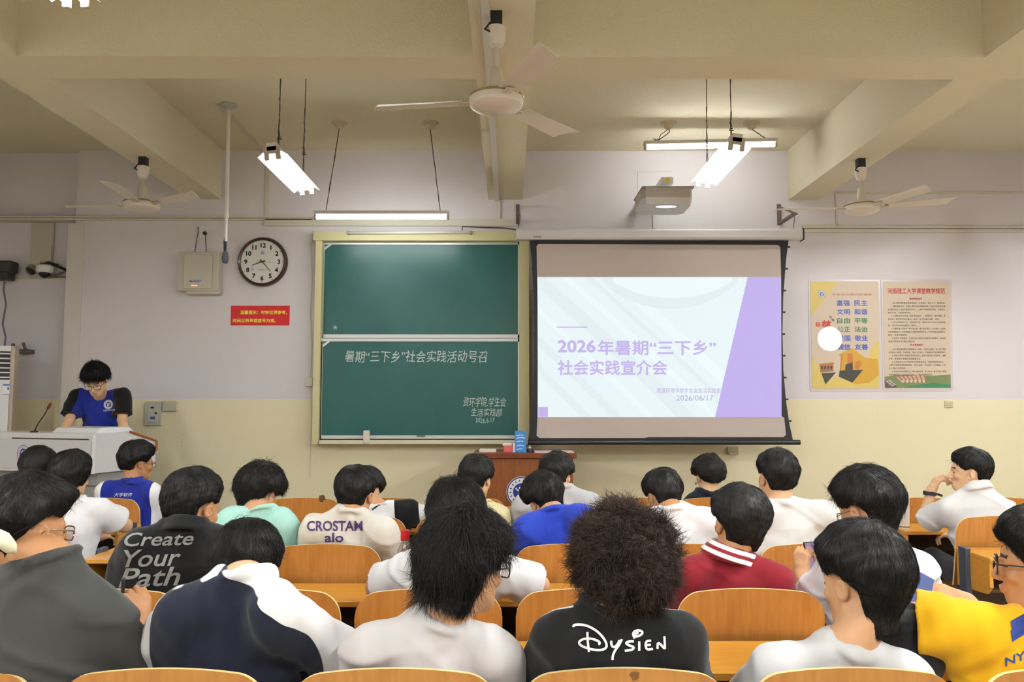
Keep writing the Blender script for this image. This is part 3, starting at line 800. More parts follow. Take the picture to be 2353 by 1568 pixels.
poly(mb, [pp(1962, 832, .0011), pp(1972, 828, .0011), pp(1978, 838, .0011), pp(1968, 850, .0011), pp(1960, 848, .0011)], 9)
poly(mb, [pp(1880, 836, .0008), pp(1912, 834, .0008), pp(1912, 854, .0008), pp(1882, 856, .0008)], 10)
poly(mb, [pp(1879, 840, .001), pp(1882, 836, .001), pp(1912, 833, .001), pp(1914, 838, .001)], 9)
for k in range(4): poly(mb, [pp(1884 + 7 * k, 842, .0012), pp(1888 + 7 * k, 842, .0012), pp(1888 + 7 * k, 848, .0012), pp(1884 + 7 * k, 848, .0012)], 5)
poly(mb, [pp(1884, 858, .0009), pp(1918, 856, .0009), pp(1893, 884, .0009)], 5)
emblem(mb, pp(1888, 676, .0012), 9 / ppm, 2, 8)
def ptext(s, x, y, w, h, mi, bold=0, **k):
    o = pp(x, y, .0015); q = pp(x + w, y - h, .0015)
    text_on(mb, s, o, X3, Z3, q.z - o.z, mi, fit=q.x - o.x, height=q.z - o.z, bold=bold, res=2, **k)
ptext('社/会/主/义/核/心/价/值/观', 1912, 679, 90, 5, 4)
for r_, (s1, s2) in enumerate((('富强', '民主'), ('文明', '和谐'), ('自由', '平等'), ('公正', '法治'), ('爱国', '敬业'), ('诚信', '友善'))):
    mi = 3 if r_ in (2, 3) else 2; y = 702 + 20.2 * r_
    ptext(s1, 1922, y, 30, 13.5, mi, .02); ptext(s2, 1962, y, 30, 13.5, mi, .02)
ptext('中', 1905, 732, 5, 7, 5, .01); ptext('国', 1910, 738, 5, 6, 5, .01)
ptext('梦', 1884, 764, 24, 32, 4, .03, shear=.25)
poly(mb, [pp(1873, 741, .0012), pp(1883, 741, .0012), pp(1883, 751, .0012), pp(1873, 751, .0012)], 4)
for k in range(2): stroke(mb, [pp(1875, 744 + 4 * k, .0016), pp(1881, 744 + 4 * k, .0016)], .005, (0, -1, 0), 0)
mb.build('print', mats_p, t, fix=False)
mb = MB(); disc(mb, pp(1904.5, 779, .003), 28.5 / ppm, 0, 48); mb.build('white_disc', mat('sticker_white_glow', (250, 250, 250), .8, emit=.25), t)  # paper disc with a faint glow added to keep it pure white
t = poster_base('poster', 'tan poster of small printed rules with a red title, right of the pair', 2024, 643, 2186, 899, 4)
mb = MB()
poly(mb, [pp(x, y) for x, y in rounded(2029, 647, 2181, 893, 4)], 0)
poly(mb, [pp(2029, 866, .0004), pp(2060, 862, .0004), pp(2140, 864, .0004), pp(2181, 861, .0004), pp(2181, 892, .0004), pp(2031, 892, .0004)], 12)
poly(mb, [pp(2055, 866, .0006), pp(2120, 862, .0006), pp(2124, 874, .0006), pp(2066, 878, .0006)], 13)
for k in range(6): poly(mb, [pp(2069 + 9.5 * k, 874, .001), pp(2074 + 9.5 * k, 874, .001), pp(2074 + 9.5 * k, 880, .001), pp(2069 + 9.5 * k, 880, .001)], 0)
for k in range(7): stroke(mb, [pp(2070 + 9 * k, 874, .0009), pp(2060 + 10 * k, 863, .0009)], .012, (0, -1, 0), 10)
poly(mb, [pp(2029, 874, .0008), pp(2050, 880, .0008), pp(2058, 891, .0008), pp(2030, 892, .0008)], 11)
for k in range(5): stroke(mb, [pp(2032 + 3 * k, 878 + 2.4 * k, .001), pp(2042 + 3 * k, 874 + 2.4 * k, .001)], .006, (0, -1, 0), 7)
poly(mb, [pp(2074, 890, .0009), pp(2140, 880, .0009), pp(2181, 884, .0009), pp(2181, 892, .0009)], 3)
ptext('河南理工大学课堂教学规范', 2039, 674, 132, 13, 4, .02)
ptext('教师课堂规范', 2089, 689, 29, 5, 4, .01)
ptext('学生课堂规范', 2089, 795, 29, 5, 4, .01)
body = ['  1. 进入教学楼和教室须着装得体、仪表端正、举止大方、精神饱满。', '  2. 课前准备充分，并提上课时间到岗等候授课，关闭手机或调至静', '音或震动状态（有教学课堂时除外）。上课时不随意离开课堂，不提前或', '推迟下课，不拖堂或早退。', '  3. 上课时应站立授课（身体原因除外），語速适中，语言清晰、声', '音洪亮，课堂讲授突出重点、难点，板书和课件清晰、规范。', '  4. 充分运用教学方法，活跃课堂气氛，调动学生学习的主动性和积极', '性，并对学生提出课后学习要求。', '  5. 学重所有人格尊严平等对话过程，善于启发诱导，为人师表，尽显教', '法服装楷模言行，积极维教授与讲授制度教练联合。不得在课堂上宣扬低级', '趣文，传播宗教思想。', '  6. 对学生严格要求，记录违反纪律学生的课堂记录情况，有效维', '课堂纪律情况及时制止和反馈。']
for k, s in enumerate(body):
    w = 131 if len(s) > 29 else 4.4 * len(s)
    ptext(s.strip(), 2039 + (8 if s[0] == ' ' else 0), 698.5 + 7.35 * k, min(w, 124 if s[0] == ' ' else 131), 4.2, 11)
body2 = ['  1. 进入教学楼和教室须着装整洁、得体，不穿背心拖鞋，专心等不迟到', '或提前进入教室。不将早餐、零食、矿泉水、严格遵守学习的课堂秩序。', '  2. 并提上课时认真回应老师的问好，课堂问答回应主动举手，清晰', '洪亮。自觉爱护课桌椅及和教室卫生。', '  3. 上课前关无关手机或调手机至静音状态（有教学课堂的除外），', '上课时不随意离开教室和教室，不交头接耳、不吃东西、不打瞌睡、不做', '与上课无关的事情。', '  4. 尊重老师的辛勤劳动，课后完成老师、专心听讲、善于思考、积极', '参与课堂互动，主动提问问题，认真做好课堂笔记。']
for k, s in enumerate(body2):
    w = 131 if len(s) > 29 else 4.4 * len(s)
    ptext(s.strip(), 2039 + (8 if s[0] == ' ' else 0), 804.5 + 7.3 * k, min(w, 124 if s[0] == ' ' else 131), 4.2, 11)
mb.build('print', mats_p, t, fix=False)

# ================================================================== SMALL THINGS ON THE WALL
mb = MB(); wbox(mb, 2172, 922, 2190, 937, .012, 0, bev=.002)
t = thing('wall_switch', 'cream switch plate on the wall below the right poster', 'switch', W(2180, 937)); mb.build('plate', mat('switch_cream', (204, 194, 158), .45), t)
mb = MB(); wbox(mb, 2176, 925, 2186, 933, .016, .01, bev=.001); mb.build('rocker', mat('switch_cream2', (196, 188, 152), .45), t)
mb = MB(); wbox(mb, 1673, 1028, 1697, 1046, .04, 0, bev=.003); wbox(mb, 1676, 1040, 1694, 1045, .06, .03)
tag(mb.build('wall_outlet', mat('outlet_cream', (196, 188, 158), .5)), 'small cream outlet box on the wall just below the screen', 'socket')
m_elec = mat('electrical_grey', (188, 186, 172), .45)
t = thing('distribution_box', 'grey electrical box with a small door, right of the presenter', 'electrical box', W(350, 978))
mb = MB(); wbox(mb, 331, 923, 371, 978, .03, 0, bev=.003); mb.build('case', m_elec, t)
mb = MB(); wbox(mb, 338, 929, 364, 971, .036, .03, bev=.002); d = mb.build('door', mat('electrical_grey2', (196, 194, 180), .45), t)
mb = MB(); disc(mb, W(350, 937, .0365), .018, 0, 18, sy=.5); disc(mb, W(358, 950, .0365), .011, 0, 14); mb.build('door_lock', m_black, d)
mb = MB(); wbox(mb, 345, 958, 356, 964, .0375, .036); mb.build('blue_label', mat('label_blue', (50, 110, 180), .5), d)
mb = MB(); wbox(mb, 372, 922, 406, 945, .03, 0, bev=.003)
tag(mb.build('junction_box', mat('junction_cream', (200, 194, 168), .5)), 'cream blank junction box right beside the grey electrical box', 'junction box')
# left end of the wall
RY = .0
mb = MB(); wbox(mb, -40, 638, 158, 641, -.08, -.1); tag(mb.build('cable_trunking', m_trunk), 'thin trunking under the dome camera at the left wall end', 'cable trunking')
mb = MB(); wbox(mb, 66, 512, 124, 640, -.07, -.1, bev=.004); wbox(mb, 92, 566, 118, 600, -.05, -.07)
tag(mb.build('cable_box', mat('cable_box_cream', (190, 184, 166), .6)), 'tall cream cable box above the dome camera', 'junction box')
t = thing('dome_camera', 'white dome security camera at the left end of the front wall', 'camera', W(103, 625))
c = W(103, 622, .0)
MB().lathe([(.0, .055), (.06, .055), (.078, .04), (.08, .0), (.072, -.02), (.06, -.025)], 28, Matrix.Translation(c)).build('housing', m_white, t, smooth=40)
MB().lathe([(.052, -.022), (.05, -.045), (.035, -.068), (.0, -.078)], 24, Matrix.Translation(c)).build('dome', mat('dome_black', (20, 20, 24), .1), t, smooth=True)
MB().tube([c + Vector((-.06, .03, .07)), c + Vector((0, .0, .06)), c + Vector((.08, .02, .06)), c + Vector((.16, .08, .02)), c + Vector((.2, .1, -.03))], .014, 8).tube([c + Vector((-.03, 0, .06)), c + Vector((.02, .02, .085)), c + Vector((.1, .05, .065))], .01, 8).build('cable', m_black, t)
MB().box(c.x + .02, c.x + .2, c.y + .04, c.y + .1, c.z - .06, c.z - .05).tube([c + Vector((.2, .05, -.05)), c + Vector((.2, .08, .03))], .012, 6).tube([c + Vector((.05, .04, -.05)), c + Vector((.16, .06, .0))], .008, 6).build('bracket', m_rust, t)
t = thing('wall_camera', 'small round grey camera mount left of the dome camera', 'camera', W(65, 620))
c = W(65, 618, -.02)
MB().lathe([(.0, .05), (.04, .045), (.055, .02), (.058, 0)], 24, Matrix.Translation(c + Vector((0, .06, 0))) @ Matrix.Rotation(math.pi / 2, 4, 'X')).build('mount', mat('cam_grey', (150, 148, 132), .5), t, smooth=True)
MB().tube([c + Vector((.0, 0, 0)), c + Vector((.06, -.05, -.035)), c + Vector((.09, -.08, -.05))], [.02, .026, .024], 10).build('lens_barrel', m_black, t, smooth=True)
t = thing('wall_speaker', 'dark grey device with a hanging cord at the left picture edge', 'speaker', W(5, 640))
mb = MB(); wbox(mb, -40, 598, 24, 625, .1, -.05, bev=.02); wbox(mb, -25, 622, 18, 642, .08, -.05, bev=.015)
mb.build('body', mat('speaker_dark', (52, 54, 54), .6), t)
MB().tube([W(12, 640, .04), W(8, 665, .03), W(14, 700, .03), W(6, 745, .03), W(13, 775, .03), W(10, 800, .05)], .009, 8).build('cord', mat('cord_mauve', (120, 108, 122), .6), t)
t = thing('pipe_hook', 'two dark pipe stubs and bracket on the wall beside the air conditioner', 'bracket', W(45, 805))
m_pipe = mat('pipe_dark', (84, 80, 76), .5)
MB().tube([W(30, 790, .0), W(31, 803, .0)], .016, 8).build('pipe_stub', m_pipe, t)
MB().tube([W(53, 788, .0), W(57, 800, .0), W(61, 808, .0)], .014, 8).build('pipe_stub', m_pipe, t)
MB().box(W(36, 808).x, W(66, 808).x, WY - .02, WY + .1, W(36, 812).z, W(36, 803).z).build('wall_bar', m_pipe, t)

# ================================================================== AIR CONDITIONER
AY = 7.2
def A(px, py): return P(px, py, AY)
t = thing('air_conditioner', 'white floor standing air conditioner at the left wall end', 'air conditioner', Vector((A(-40, 900).x, AY + .2, .2)))
x0, x1 = A(-105, 800).x, A(26, 800).x; zt = A(20, 795).z
ACM = Matrix.Translation((x1, AY, 0)) @ Matrix.Rotation(math.radians(27), 4, 'Z') @ Matrix.Translation((-x1, -AY, 0))
m_ac = mat('ac_white', (224, 222, 222), .35); m_acs = mat('ac_side', (196, 178, 160), .5)
mb = MB(); mb.box(x0, x1 + .03, AY + .02, AY + .42, .2, zt, bev=.008, M=ACM); mb.build('cabinet', m_acs, t)
zl0, zl1 = A(10, 873).z, A(10, 808).z
mb = MB(); mb.box(x0, x1, AY, AY + .03, zl1, zt, bev=.004, M=ACM); mb.box(x0, x1, AY, AY + .03, .2, zl0, bev=.004, M=ACM); mb.build('front_panel', m_ac, t)
mb = MB(); mb.box(x0 + .01, x1 - .005, AY + .018, AY + .022, zl0, zl1, M=ACM); mb.build('outlet_recess', m_black, t)
for k in range(6):
    z = zl0 + (zl1 - zl0) * (k + .35) / 6
    MB().box(x0 + .01, x1 - .004, AY - .004, AY + .018, z, z + .012, M=ACM).build('louver', m_ac, t)
p, q = A(8, 908), A(23, 882)
mb = MB(); mb.box(p.x, q.x, AY - .002, AY, p.z, q.z, M=ACM); lab = mb.build('energy_label', m_paper, t)
mb = MB()
for za, zb in ((.82, .97), (.02, .06)):
    mb.box(p.x, q.x, AY - .003, AY - .002, p.z + (q.z - p.z) * za, p.z + (q.z - p.z) * zb, M=ACM)
mb.box(p.x + .035, q.x - .005, AY - .003, AY - .002, p.z + (q.z - p.z) * .45, p.z + (q.z - p.z) * .68, M=ACM)
mb.build('label_print', mat('label_print_blue', (70, 120, 185), .5), lab)

# ================================================================== MULTIMEDIA PODIUM
m_pod = mat('podium_white', (222, 220, 220), .35, coat=.1); m_podg = mat('podium_grey', (160, 158, 156), .5)
m_edge = mat('podium_wood', (168, 96, 44), .4)
pc = P(217, 997, 6.35); ztop = pc.z; zbot = P(213, 1089, 6.35).z
ux = Vector((-.947, .32, 0)).normalized(); uy = Vector((.32, .947, 0)).normalized()
F = Matrix((( -ux.x, uy.x, 0, pc.x), (-ux.y, uy.y, 0, pc.y), (0, 0, 1, 0), (0, 0, 0, 1)))   # local: x to the right, y away from the class
t = thing('podium', 'white multimedia podium with a raised lid at the front left', 'podium', (pc.x - .6, pc.y + .5, .2))
mb = MB()
side = [(0, zbot), (0, ztop), (.36, ztop), (.64, ztop - .09), (.66, ztop - .14), (.66, zbot)]
mb.prism([F @ Vector((0, y, z)) for y, z in side], (F.to_3x3() @ Vector((-1.22, 0, 0))))
mb.build('cabinet', m_pod, t)
mb = MB(); 
mb.box(-1.22, -.02, -.006, 0, zbot + .02, ztop - .055, M=F, bev=.002)
fr = mb.build('front_panel', mat('podium_panel', (212, 208, 212), .35), t)
mb = MB(); mb.box(-.86, -.05, -.008, -.0055, ztop - .05, ztop - .042, M=F); mb.build('panel_slot', m_black, fr)
mb = MB(); mb.tube([F @ Vector((0, .0, zbot)), F @ Vector((0, 0, ztop - .01))], .018, 10); mb.build('corner_post', m_pod, t, smooth=40)
mb = MB()
for (ya, za), (yb_, zb) in (((.36, ztop + .004), (.66, ztop - .085)), ((.66, ztop - .085), (.665, ztop - .16)), ((.665, ztop - .16), (.56, ztop - .165))):
    mb.tube([F @ Vector((.008, ya, za)), F @ Vector((.008, yb_, zb))], .011, 6)
mb.build('wood_edging', m_edge, t)
mb = MB(); mb.box(-1.17, -.04, .08, .6, .2, zbot, M=F); mb.box(-1.17, -.04, .06, .6, zbot - .1, zbot - .09, M=F); mb.build('pedestal', m_podg, t)
lx0 = (F.inverted() @ P(117, 984, 6.6)).x; lx1 = (F.inverted() @ P(290, 984, 6.6)).x - .13; zlid = P(200, 983, 6.55).z
mb = MB()
prof = [(.1, ztop), (.14, zlid - .005), (.2, zlid), (.44, zlid), (.5, ztop)]
mb.prism([F @ Vector((lx0, y, z)) for y, z in prof], F.to_3x3() @ Vector((lx1 - lx0, 0, 0)))
lid = mb.build('monitor_lid', mat('lid_white', (236, 236, 238), .3), t)
mb = MB(); mb.box(lx0 + .005, lx1 - .005, .128, .145, zlid - .022, zlid - .015, M=F); mb.build('lid_groove', mat('groove_grey', (190, 190, 196), .5), lid)
mb = MB(); mb.box(.0, .006, .5, .58, zbot + .1, zbot + .2, M=F); mb.build('side_latch', m_white, t)
mb = MB(); e = F.inverted() @ P(60, 1042, 6.6)
nn = F.to_3x3() @ Vector((0, -1, 0))
emblem(mb, F @ Vector((e.x, -.008, e.z)), .07, 0, 1, xd=(F.to_3x3() @ X3), nrm=nn)
mb.build('crest', [m_blue, m_pod], t, fix=False)
tag(thing('gooseneck_microphone', 'thin black gooseneck microphone standing on the white podium', 'microphone', P(78, 997, 6.6)), 'thin black gooseneck microphone standing on the white podium', 'microphone')
t = bpy.data.objects['gooseneck_microphone']
a = P(78, 996, 6.6); b = P(112, 936, 6.6)
MB().lathe([(.03, 0), (.03, .01), (.012, .014)], 16, Matrix.Translation((a.x, a.y, ztop))).build('base', m_black, t)
MB().tube([(a.x, a.y, ztop), a.lerp(b, .35) + Vector((-.01, 0, .0)), a.lerp(b, .7), b], .005, 8).build('stem', m_black, t, smooth=True)
d = (b - a).normalized(); MB().tube([b - d * .02, b, b + d * .025, b + d * .04], [.008, .012, .011, .006], 10).build('head', mat('mic_head', (110, 40, 36), .6), t, smooth=True)

# ================================================================== TEACHER'S DESK
m_tdesk = wood_mat('teacher_desk_wood', (150, 88, 44), (128, 72, 34), .4, (10, 10, 1.2))
m_tdesk2 = wood_mat('teacher_desk_top', (132, 66, 36), (112, 54, 28), .3, (1.2, 10, 10))
TY = 7.05
a, b = P(1087, 1042, TY), P(1325, 1042, TY)
t = thing('teacher_desk', 'brown wooden teacher desk with a round crest, under the chalkboard and screen', 'desk', (a.x + .5, TY + .3, .2))
zt = a.z
mb = MB(); mb.box(a.x, b.x, TY, TY + .55, zt - .045, zt, bev=.004); mb.build('desk_top', m_tdesk2, t)
mb = MB(); mb.box(a.x + .03, b.x - .03, TY + .03, TY + .52, .2, zt - .045); mb.build('cabinet', m_tdesk, t)
mb = MB(); e = P(1199, 1131, TY + .02); emblem(mb, e, 35 / (FPX / TY), 0, 1, nrm=(0, -1, 0)); mb.build('crest', [mat('crest_deep_blue', (34, 50, 140), .45), m_white], t, fix=False)
p, q = P(1183, 1031, TY + .1), P(1209, 991, TY + .1)
t = thing('carton', 'bright blue printed carton standing on the brown teacher desk', 'box', (p.x, TY + .1, zt))
MB().box(p.x, q.x, TY + .1, TY + .2, zt, q.z, bev=.003).build('box_body', mat('carton_blue', (60, 140, 214), .5), t)
mb = MB()
for k, (f, w) in enumerate(((.78, .6), (.66, .75), (.5, .6), (.3, .65), (.14, .5))):
    z = zt + (q.z - zt) * f; stroke(mb, [(p.x + .015, TY + .099, z), ((p.x + q.x) / 2, TY + .099, z + .008), (p.x + .015 + (q.x - p.x) * w, TY + .099, z + .002)], .008, (0, -1, 0))
mb.build('print', mat('carton_print', (196, 220, 240), .6), t, fix=False)
p, q = P(1157, 1031, TY + .1), P(1178, 1017, TY + .1)
t = thing('tissue_pack', 'red and white pack left of the blue carton on the teacher desk', 'box', (p.x, TY + .1, zt))
MB().box(p.x, q.x, TY + .1, TY + .2, zt, zt + .055, bev=.006).build('pack', mat('pack_red', (216, 96, 92), .5), t)
MB().box(p.x - .01, q.x - .004, TY + .11, TY + .19, zt + .055, zt + .085, bev=.01).box(q.x, q.x + .022, TY + .1, TY + .2, zt, zt + .085, bev=.003).build('white_flap', mat('flap_white', (218, 206, 206), .6), t)
p, q = P(1101, 1031, TY + .08), P(1140, 1024, TY + .08)
tag(MB().box(p.x, q.x, TY + .08, TY + .25, zt, zt + .028, bev=.006).build('notepad', mat('notepad_cream', (226, 212, 192), .6)), 'cream notepad lying on the left of the teacher desk', 'notepad')
p = P(1217, 1031, TY + .1)
t = thing('small_jar', 'small black jar with a white lid right of the blue carton', 'jar', (p.x, TY + .13, zt))
MB().lathe([(.0, zt), (.024, zt), (.024, zt + .035), (.02, zt + .04)], 18, Matrix.Translation((p.x, TY + .13, 0))).build('jar_body', m_black, t, smooth=40)
MB().lathe([(.024, zt + .036), (.024, zt + .042), (.01, zt + .046), (.01, zt + .058), (0, zt + .06)], 18, Matrix.Translation((p.x, TY + .13, 0))).build('lid', mat('lid_grey', (176, 172, 170), .4), t, smooth=40)
p, q = P(1228, 1032, TY + .12), P(1318, 1029, TY + .12)
tag(MB().box(p.x, q.x, TY + .05, TY + .3, zt, zt + .008).build('paper_sheet', mat('sheet_pink', (220, 196, 190), .6)), 'pale paper lying on the right half of the teacher desk', 'paper')
# ================================================================== ROWS OF SEATS AND DESKS
DROW = {'A': 1.955, 'B': 2.77, 'C': 3.63, 'D': 4.5, 'E': 5.37, 'F': 6.24}
CH_TOP, DK_Z = 0.886, 0.72
m_ply = wood_mat('orange_plywood', (190, 132, 66), (176, 117, 54), .32, (9, 9, 1.0), .15)
m_ply_edge = mat('plywood_edge', (232, 204, 142), .45)
m_desk = wood_mat('desk_laminate', (214, 152, 62), (204, 142, 52), .3, (1.0, 10, 10), .15)
m_desk_in = mat('desk_inner', (72, 46, 24), .6)
m_frame_b = mat('seat_frame_metal', (72, 78, 92), .45, metal=.3)
def backrest_geo(w=.25, z0=.5, z1=CH_TOP, d=0.0):
    nu, nv = 41, 9; R = .075
    front = []; vs = []; fs = []; mi = []
    th = .012
    us = []
    for i in range(nu):
        s = -1 + 2 * i / (nu - 1); us.append(math.copysign(1 - (1 - abs(s)) ** 1.35, s))
    def ztop(u):
        x = abs(u) * w; z = z1 - .018 * (x / w) ** 2
        e = x - (w - R)
        if e > 0: z -= R * (1 - math.sqrt(max(0, 1 - (e / R) ** 2)))
        return z
    for side in (0, 1):
        for i, u in enumerate(us):
            zt = ztop(u)
            for j in range(nv):
                z = z0 + (zt - z0) * j / (nv - 1)
                y = .055 * (z1 - z) / (z1 - z0) - .018 * (u * u) + (th if side else 0) - .01 * math.sin((z - z0) / (z1 - z0) * math.pi)
                vs.append((u * w, y, z))
    N = nu * nv
    for i in range(nu - 1):
        for j in range(nv - 1):
            a = i * nv + j; fs.append((a, a + nv, a + nv + 1, a + 1)); mi.append(0)
            fs.append((N + a, N + a + 1, N + a + nv + 1, N + a + nv)); mi.append(0)
    for i in range(nu - 1):
        a = i * nv + nv - 1; fs.append((a, a + nv, N + a + nv, N + a)); mi.append(1)
        a = i * nv; fs.append((a, N + a, N + a + nv, a + nv)); mi.append(1)
    for a0 in (0, (nu - 1) * nv):
        for j in range(nv - 1):
            a = a0 + j; fs.append((a, a + 1, N + a + 1, N + a)); mi.append(1)
    mb = MB(); mb.add(vs, fs); mb.mi = mi
    return mb
def make_chair(label, x, d):
    t = thing('lecture_chair', label, 'chair', (0, 0, 0), 'plywood lecture chairs fixed in rows')
    backrest_geo().build('backrest', [m_ply, m_ply_edge], t, smooth=40)
    mb = MB(); prof = [(.07, .47), (.12, .445), (.25, .43), (.38, .435), (.44, .44), (.455, .425)]
    vs = []; n = len(prof)
    for s in (-.235, .235):
        vs += [(s, y, z) for y, z in prof] + [(s, y, z - .012) for y, z in reversed(prof)]
    m = 2 * n; fs = [(k, (k + 1) % m, m + (k + 1) % m, m + k) for k in range(m)] + [tuple(range(m)), tuple(range(m, 2 * m))]
    mb.add(vs, fs).build('seat', m_ply, t, smooth=40)
    for s in (-.19, .19):
        MB().box(s - .012, s + .012, .03, .3, .395, .42, bev=.003).tube([(s, .065, .40), (s, .052, .52), (s, .04, .6)], .011, 6).build('bracket', m_frame_b, t)
    MB().box(-.03, .03, .14, .22, .012, .40, bev=.005).box(-.1, .1, .06, .32, 0, .014, bev=.003).build('leg', m_frame_b, t)
    t.location = (x, d, 0)
    return t
CX = {-4: -1.912, -3: -1.366, -2: -.82, -1: -.273, 1: .273, 2: .82, 3: 1.366}
CHAIRS = [
 ('A', -3, 'wooden chair of the person in the charcoal shirt, nearest row'),
 ('A', -2, 'wooden chair behind the person in the navy and white raglan top'),
 ('A', -1, 'wooden chair behind the plain white shirt, left of the black lettered sweatshirt'),
 ('A', 1, 'wooden chair with a chipped top edge behind the person in the black lettered sweatshirt'),
 ('A', 2, 'wooden chair behind the person in the light grey shirt'),
 ('A', 3, 'wooden chair behind the person in the yellow shirt'),
 ('B', -3, 'wooden chair behind the black shirt with grey lettering'),
 ('B', -2, 'empty wooden chair seen past the white sleeve of the navy raglan top'),
 ('B', -1, 'wooden chair behind the person leaning wide elbows on the desk, middle of the second row'),
 ('B', 1, 'empty wooden chair directly ahead of the black lettered sweatshirt'),
 ('B', 2, 'wide wooden chair behind the person in the dark red polo shirt'),
 ('B', 3, 'wooden chair ahead of the yellow shirt, of the person holding up a phone'),
 ('C', -3, 'wooden chair of the person in the mint green shirt'),
 ('C', -2, 'wooden chair behind the cream shirt with purple lettering'),
 ('C', 1, 'wooden chair behind the person in the bright blue shirt'),
 ('C', 2, 'wooden chair behind the person in the bright white shirt next to the red polo'),
 ('C', 3, 'wooden chair behind the broad pale grey shirt, right of the red polo'),
 ('D', -2, 'wooden chair behind the person slumped in the black and white jersey'),
 ('D', -1, 'wooden chair of the person in the beige shirt'),
 ('D', 1, 'wooden chair of the person in the heather grey shirt'),
 ('E', -3, 'empty front row chair with a dark knot mark near its top edge'),
 ('E', -2, 'empty front row chair ahead of the slumped black and white jersey'),
 ('E', -1, 'empty front row chair just left of the crest on the teacher desk'),
 ('E', 2, 'empty front row chair left of the person in the navy shirt'),
 ('E', 3, 'front row chair behind the person in the navy shirt'),
]
proto = None
for row, k, lab in CHAIRS:
    if proto is None: proto = make_chair(lab, CX[k], DROW[row])
    else: copy_thing(proto, lab, (CX[k], DROW[row], 0))
for x, row, lab in ((-2.70, 'E', 'front row chair behind the person in the blue vest'), (-3.245, 'E', 'front row chair of the mostly hidden person below the podium crest'),
                    (-2.70, 'D', 'wooden chair of the person in white with an elbow on the side desk'),
                    (2.735, 'D', 'wooden chair at the right aisle behind the white polo shirt'), (2.735, 'E', 'empty front row chair between the white tumbler and the white polo shirt'),
                    (3.28, 'E', 'empty front row chair at the right edge beyond the white polo shirt'), (3.28, 'D', 'chair at the right edge behind the person in yellow')):
    copy_thing(proto, lab, (x, DROW[row], 0))
# knot mark, chip: wear on two chairs (children of the chairs' backrests)
def chair_of(lab): return next(o for o in bpy.data.objects if o.get('label') == lab)
def mark_on(lab, px, py, r, name, m, seed):
    c = chair_of(lab); d = c.location.y; rnd = random.Random(seed); p = P(px, py, d)
    mb = MB(); n = 22
    yb = d + .055 * (CH_TOP - p.z) / (CH_TOP - .5) - .018 * ((p.x - c.location.x) / .25) ** 2 - .01 * math.sin((p.z - .5) / (CH_TOP - .5) * math.pi) - .0015
    mb.add([(p.x + r * (.55 + .6 * rnd.random()) * math.cos(2 * math.pi * k / n), yb, p.z + r * (.55 + .6 * rnd.random()) * math.sin(2 * math.pi * k / n)) for k in range(n)], [tuple(range(n))])
    bpy.context.view_layer.update()
    br = next(ch for ch in c.children if ch.name.startswith('backrest'))
    o = mb.build(name, m, None, fix=False); o.parent = br
    o.matrix_parent_inverse = (Matrix.Translation(c.location) @ br.matrix_parent_inverse @ br.matrix_basis).inverted()
mark_on('empty front row chair with a dark knot mark near its top edge', 741, 1145, .026, 'knot_mark', mat('knot_dark', (92, 62, 30), .6), 3)
mark_on('wooden chair with a chipped top edge behind the person in the black lettered sweatshirt', 1458, 1552, .012, 'chip_mark', mat('chip_dark', (120, 76, 30), .6), 5)

def make_desk(label, x0, x1, d, front=False):
    t = thing('bench_desk', label, 'desk', ((x0 + x1) / 2, d - .2, 0), 'long fixed desks with book shelves')
    yf, yn = d - .024, d - .345
    MB().box(x0, x1, yn, yf, DK_Z - .024, DK_Z, bev=.003).build('desktop', m_desk, t)
    MB().box(x0 + .02, x1 - .02, yn + .05, yf - .02, DK_Z - .185, DK_Z - .17).build('book_shelf', m_desk_in, t)
    MB().box(x0 + .02, x1 - .02, yf - .03, yf - .015, DK_Z - .40 if not front else .12, DK_Z - .024).build('back_panel', m_ply if front else m_desk_in, t)
    for s in (x0, x1 - .018):
        mb = MB(); mb.prism([(s, yn + .01, DK_Z - .024), (s, yf - .01, DK_Z - .024), (s, yf - .01, DK_Z - .2), (s, yn + .05, DK_Z - .19), (s, yn + .01, DK_Z - .15)], (.018, 0, 0))
        mb.build('end_panel', m_desk, t)
    n = max(2, int((x1 - x0) / 1.1) + 1)
    for k in range(n):
        x = x0 - .012 + (x1 - x0 + .0) * k / (n - 1) - (.0 if k < n - 1 else .0)
        y0 = yf - .12
        mb = MB().box(x - .012, x + .018, y0 - .02, y0 + .05, 0.014, DK_Z + (.02 if k in (0, n - 1) else -.03), bev=.003).box(x - .02, x + .026, y0 - .22, y0 + .1, 0, .014, bev=.003)
        mb.build('leg', m_frame_b, t)
    return t
make_desk('long desk in front of the first row of people, behind the red polo', -1.66, 1.645, DROW['B'])
make_desk('long desk between the purple lettered shirt chair and the wide elbowed person', -1.66, 1.645, DROW['C'])
make_desk('long desk in front of the cream lettered shirt and blue shirt', -2.18, 1.645, DROW['D'])
make_desk('long desk under the arms of the slumped jersey, behind the front row chairs', -2.18, 1.645, DROW['E'])
make_desk('frontmost long desk, seen below the crest of the teacher desk', -1.66, 1.645, DROW['F'], True)
make_desk('left side desk behind the white shirt, its end frame at the aisle', -4.5, -2.43, DROW['D'])
make_desk('left side desk under the bare elbow of the person in white', -4.5, -2.43, DROW['E'])
make_desk('right aisle desk with an open shelf at the end, beside the yellow shirt', 2.47, 4.6, DROW['D'])
make_desk('right side desk carrying the white tumbler', 2.47, 4.6, DROW['E'])
make_desk('right side front desk, its corner seen past the pale grey shirt', 2.47, 4.6, DROW['F'], True)

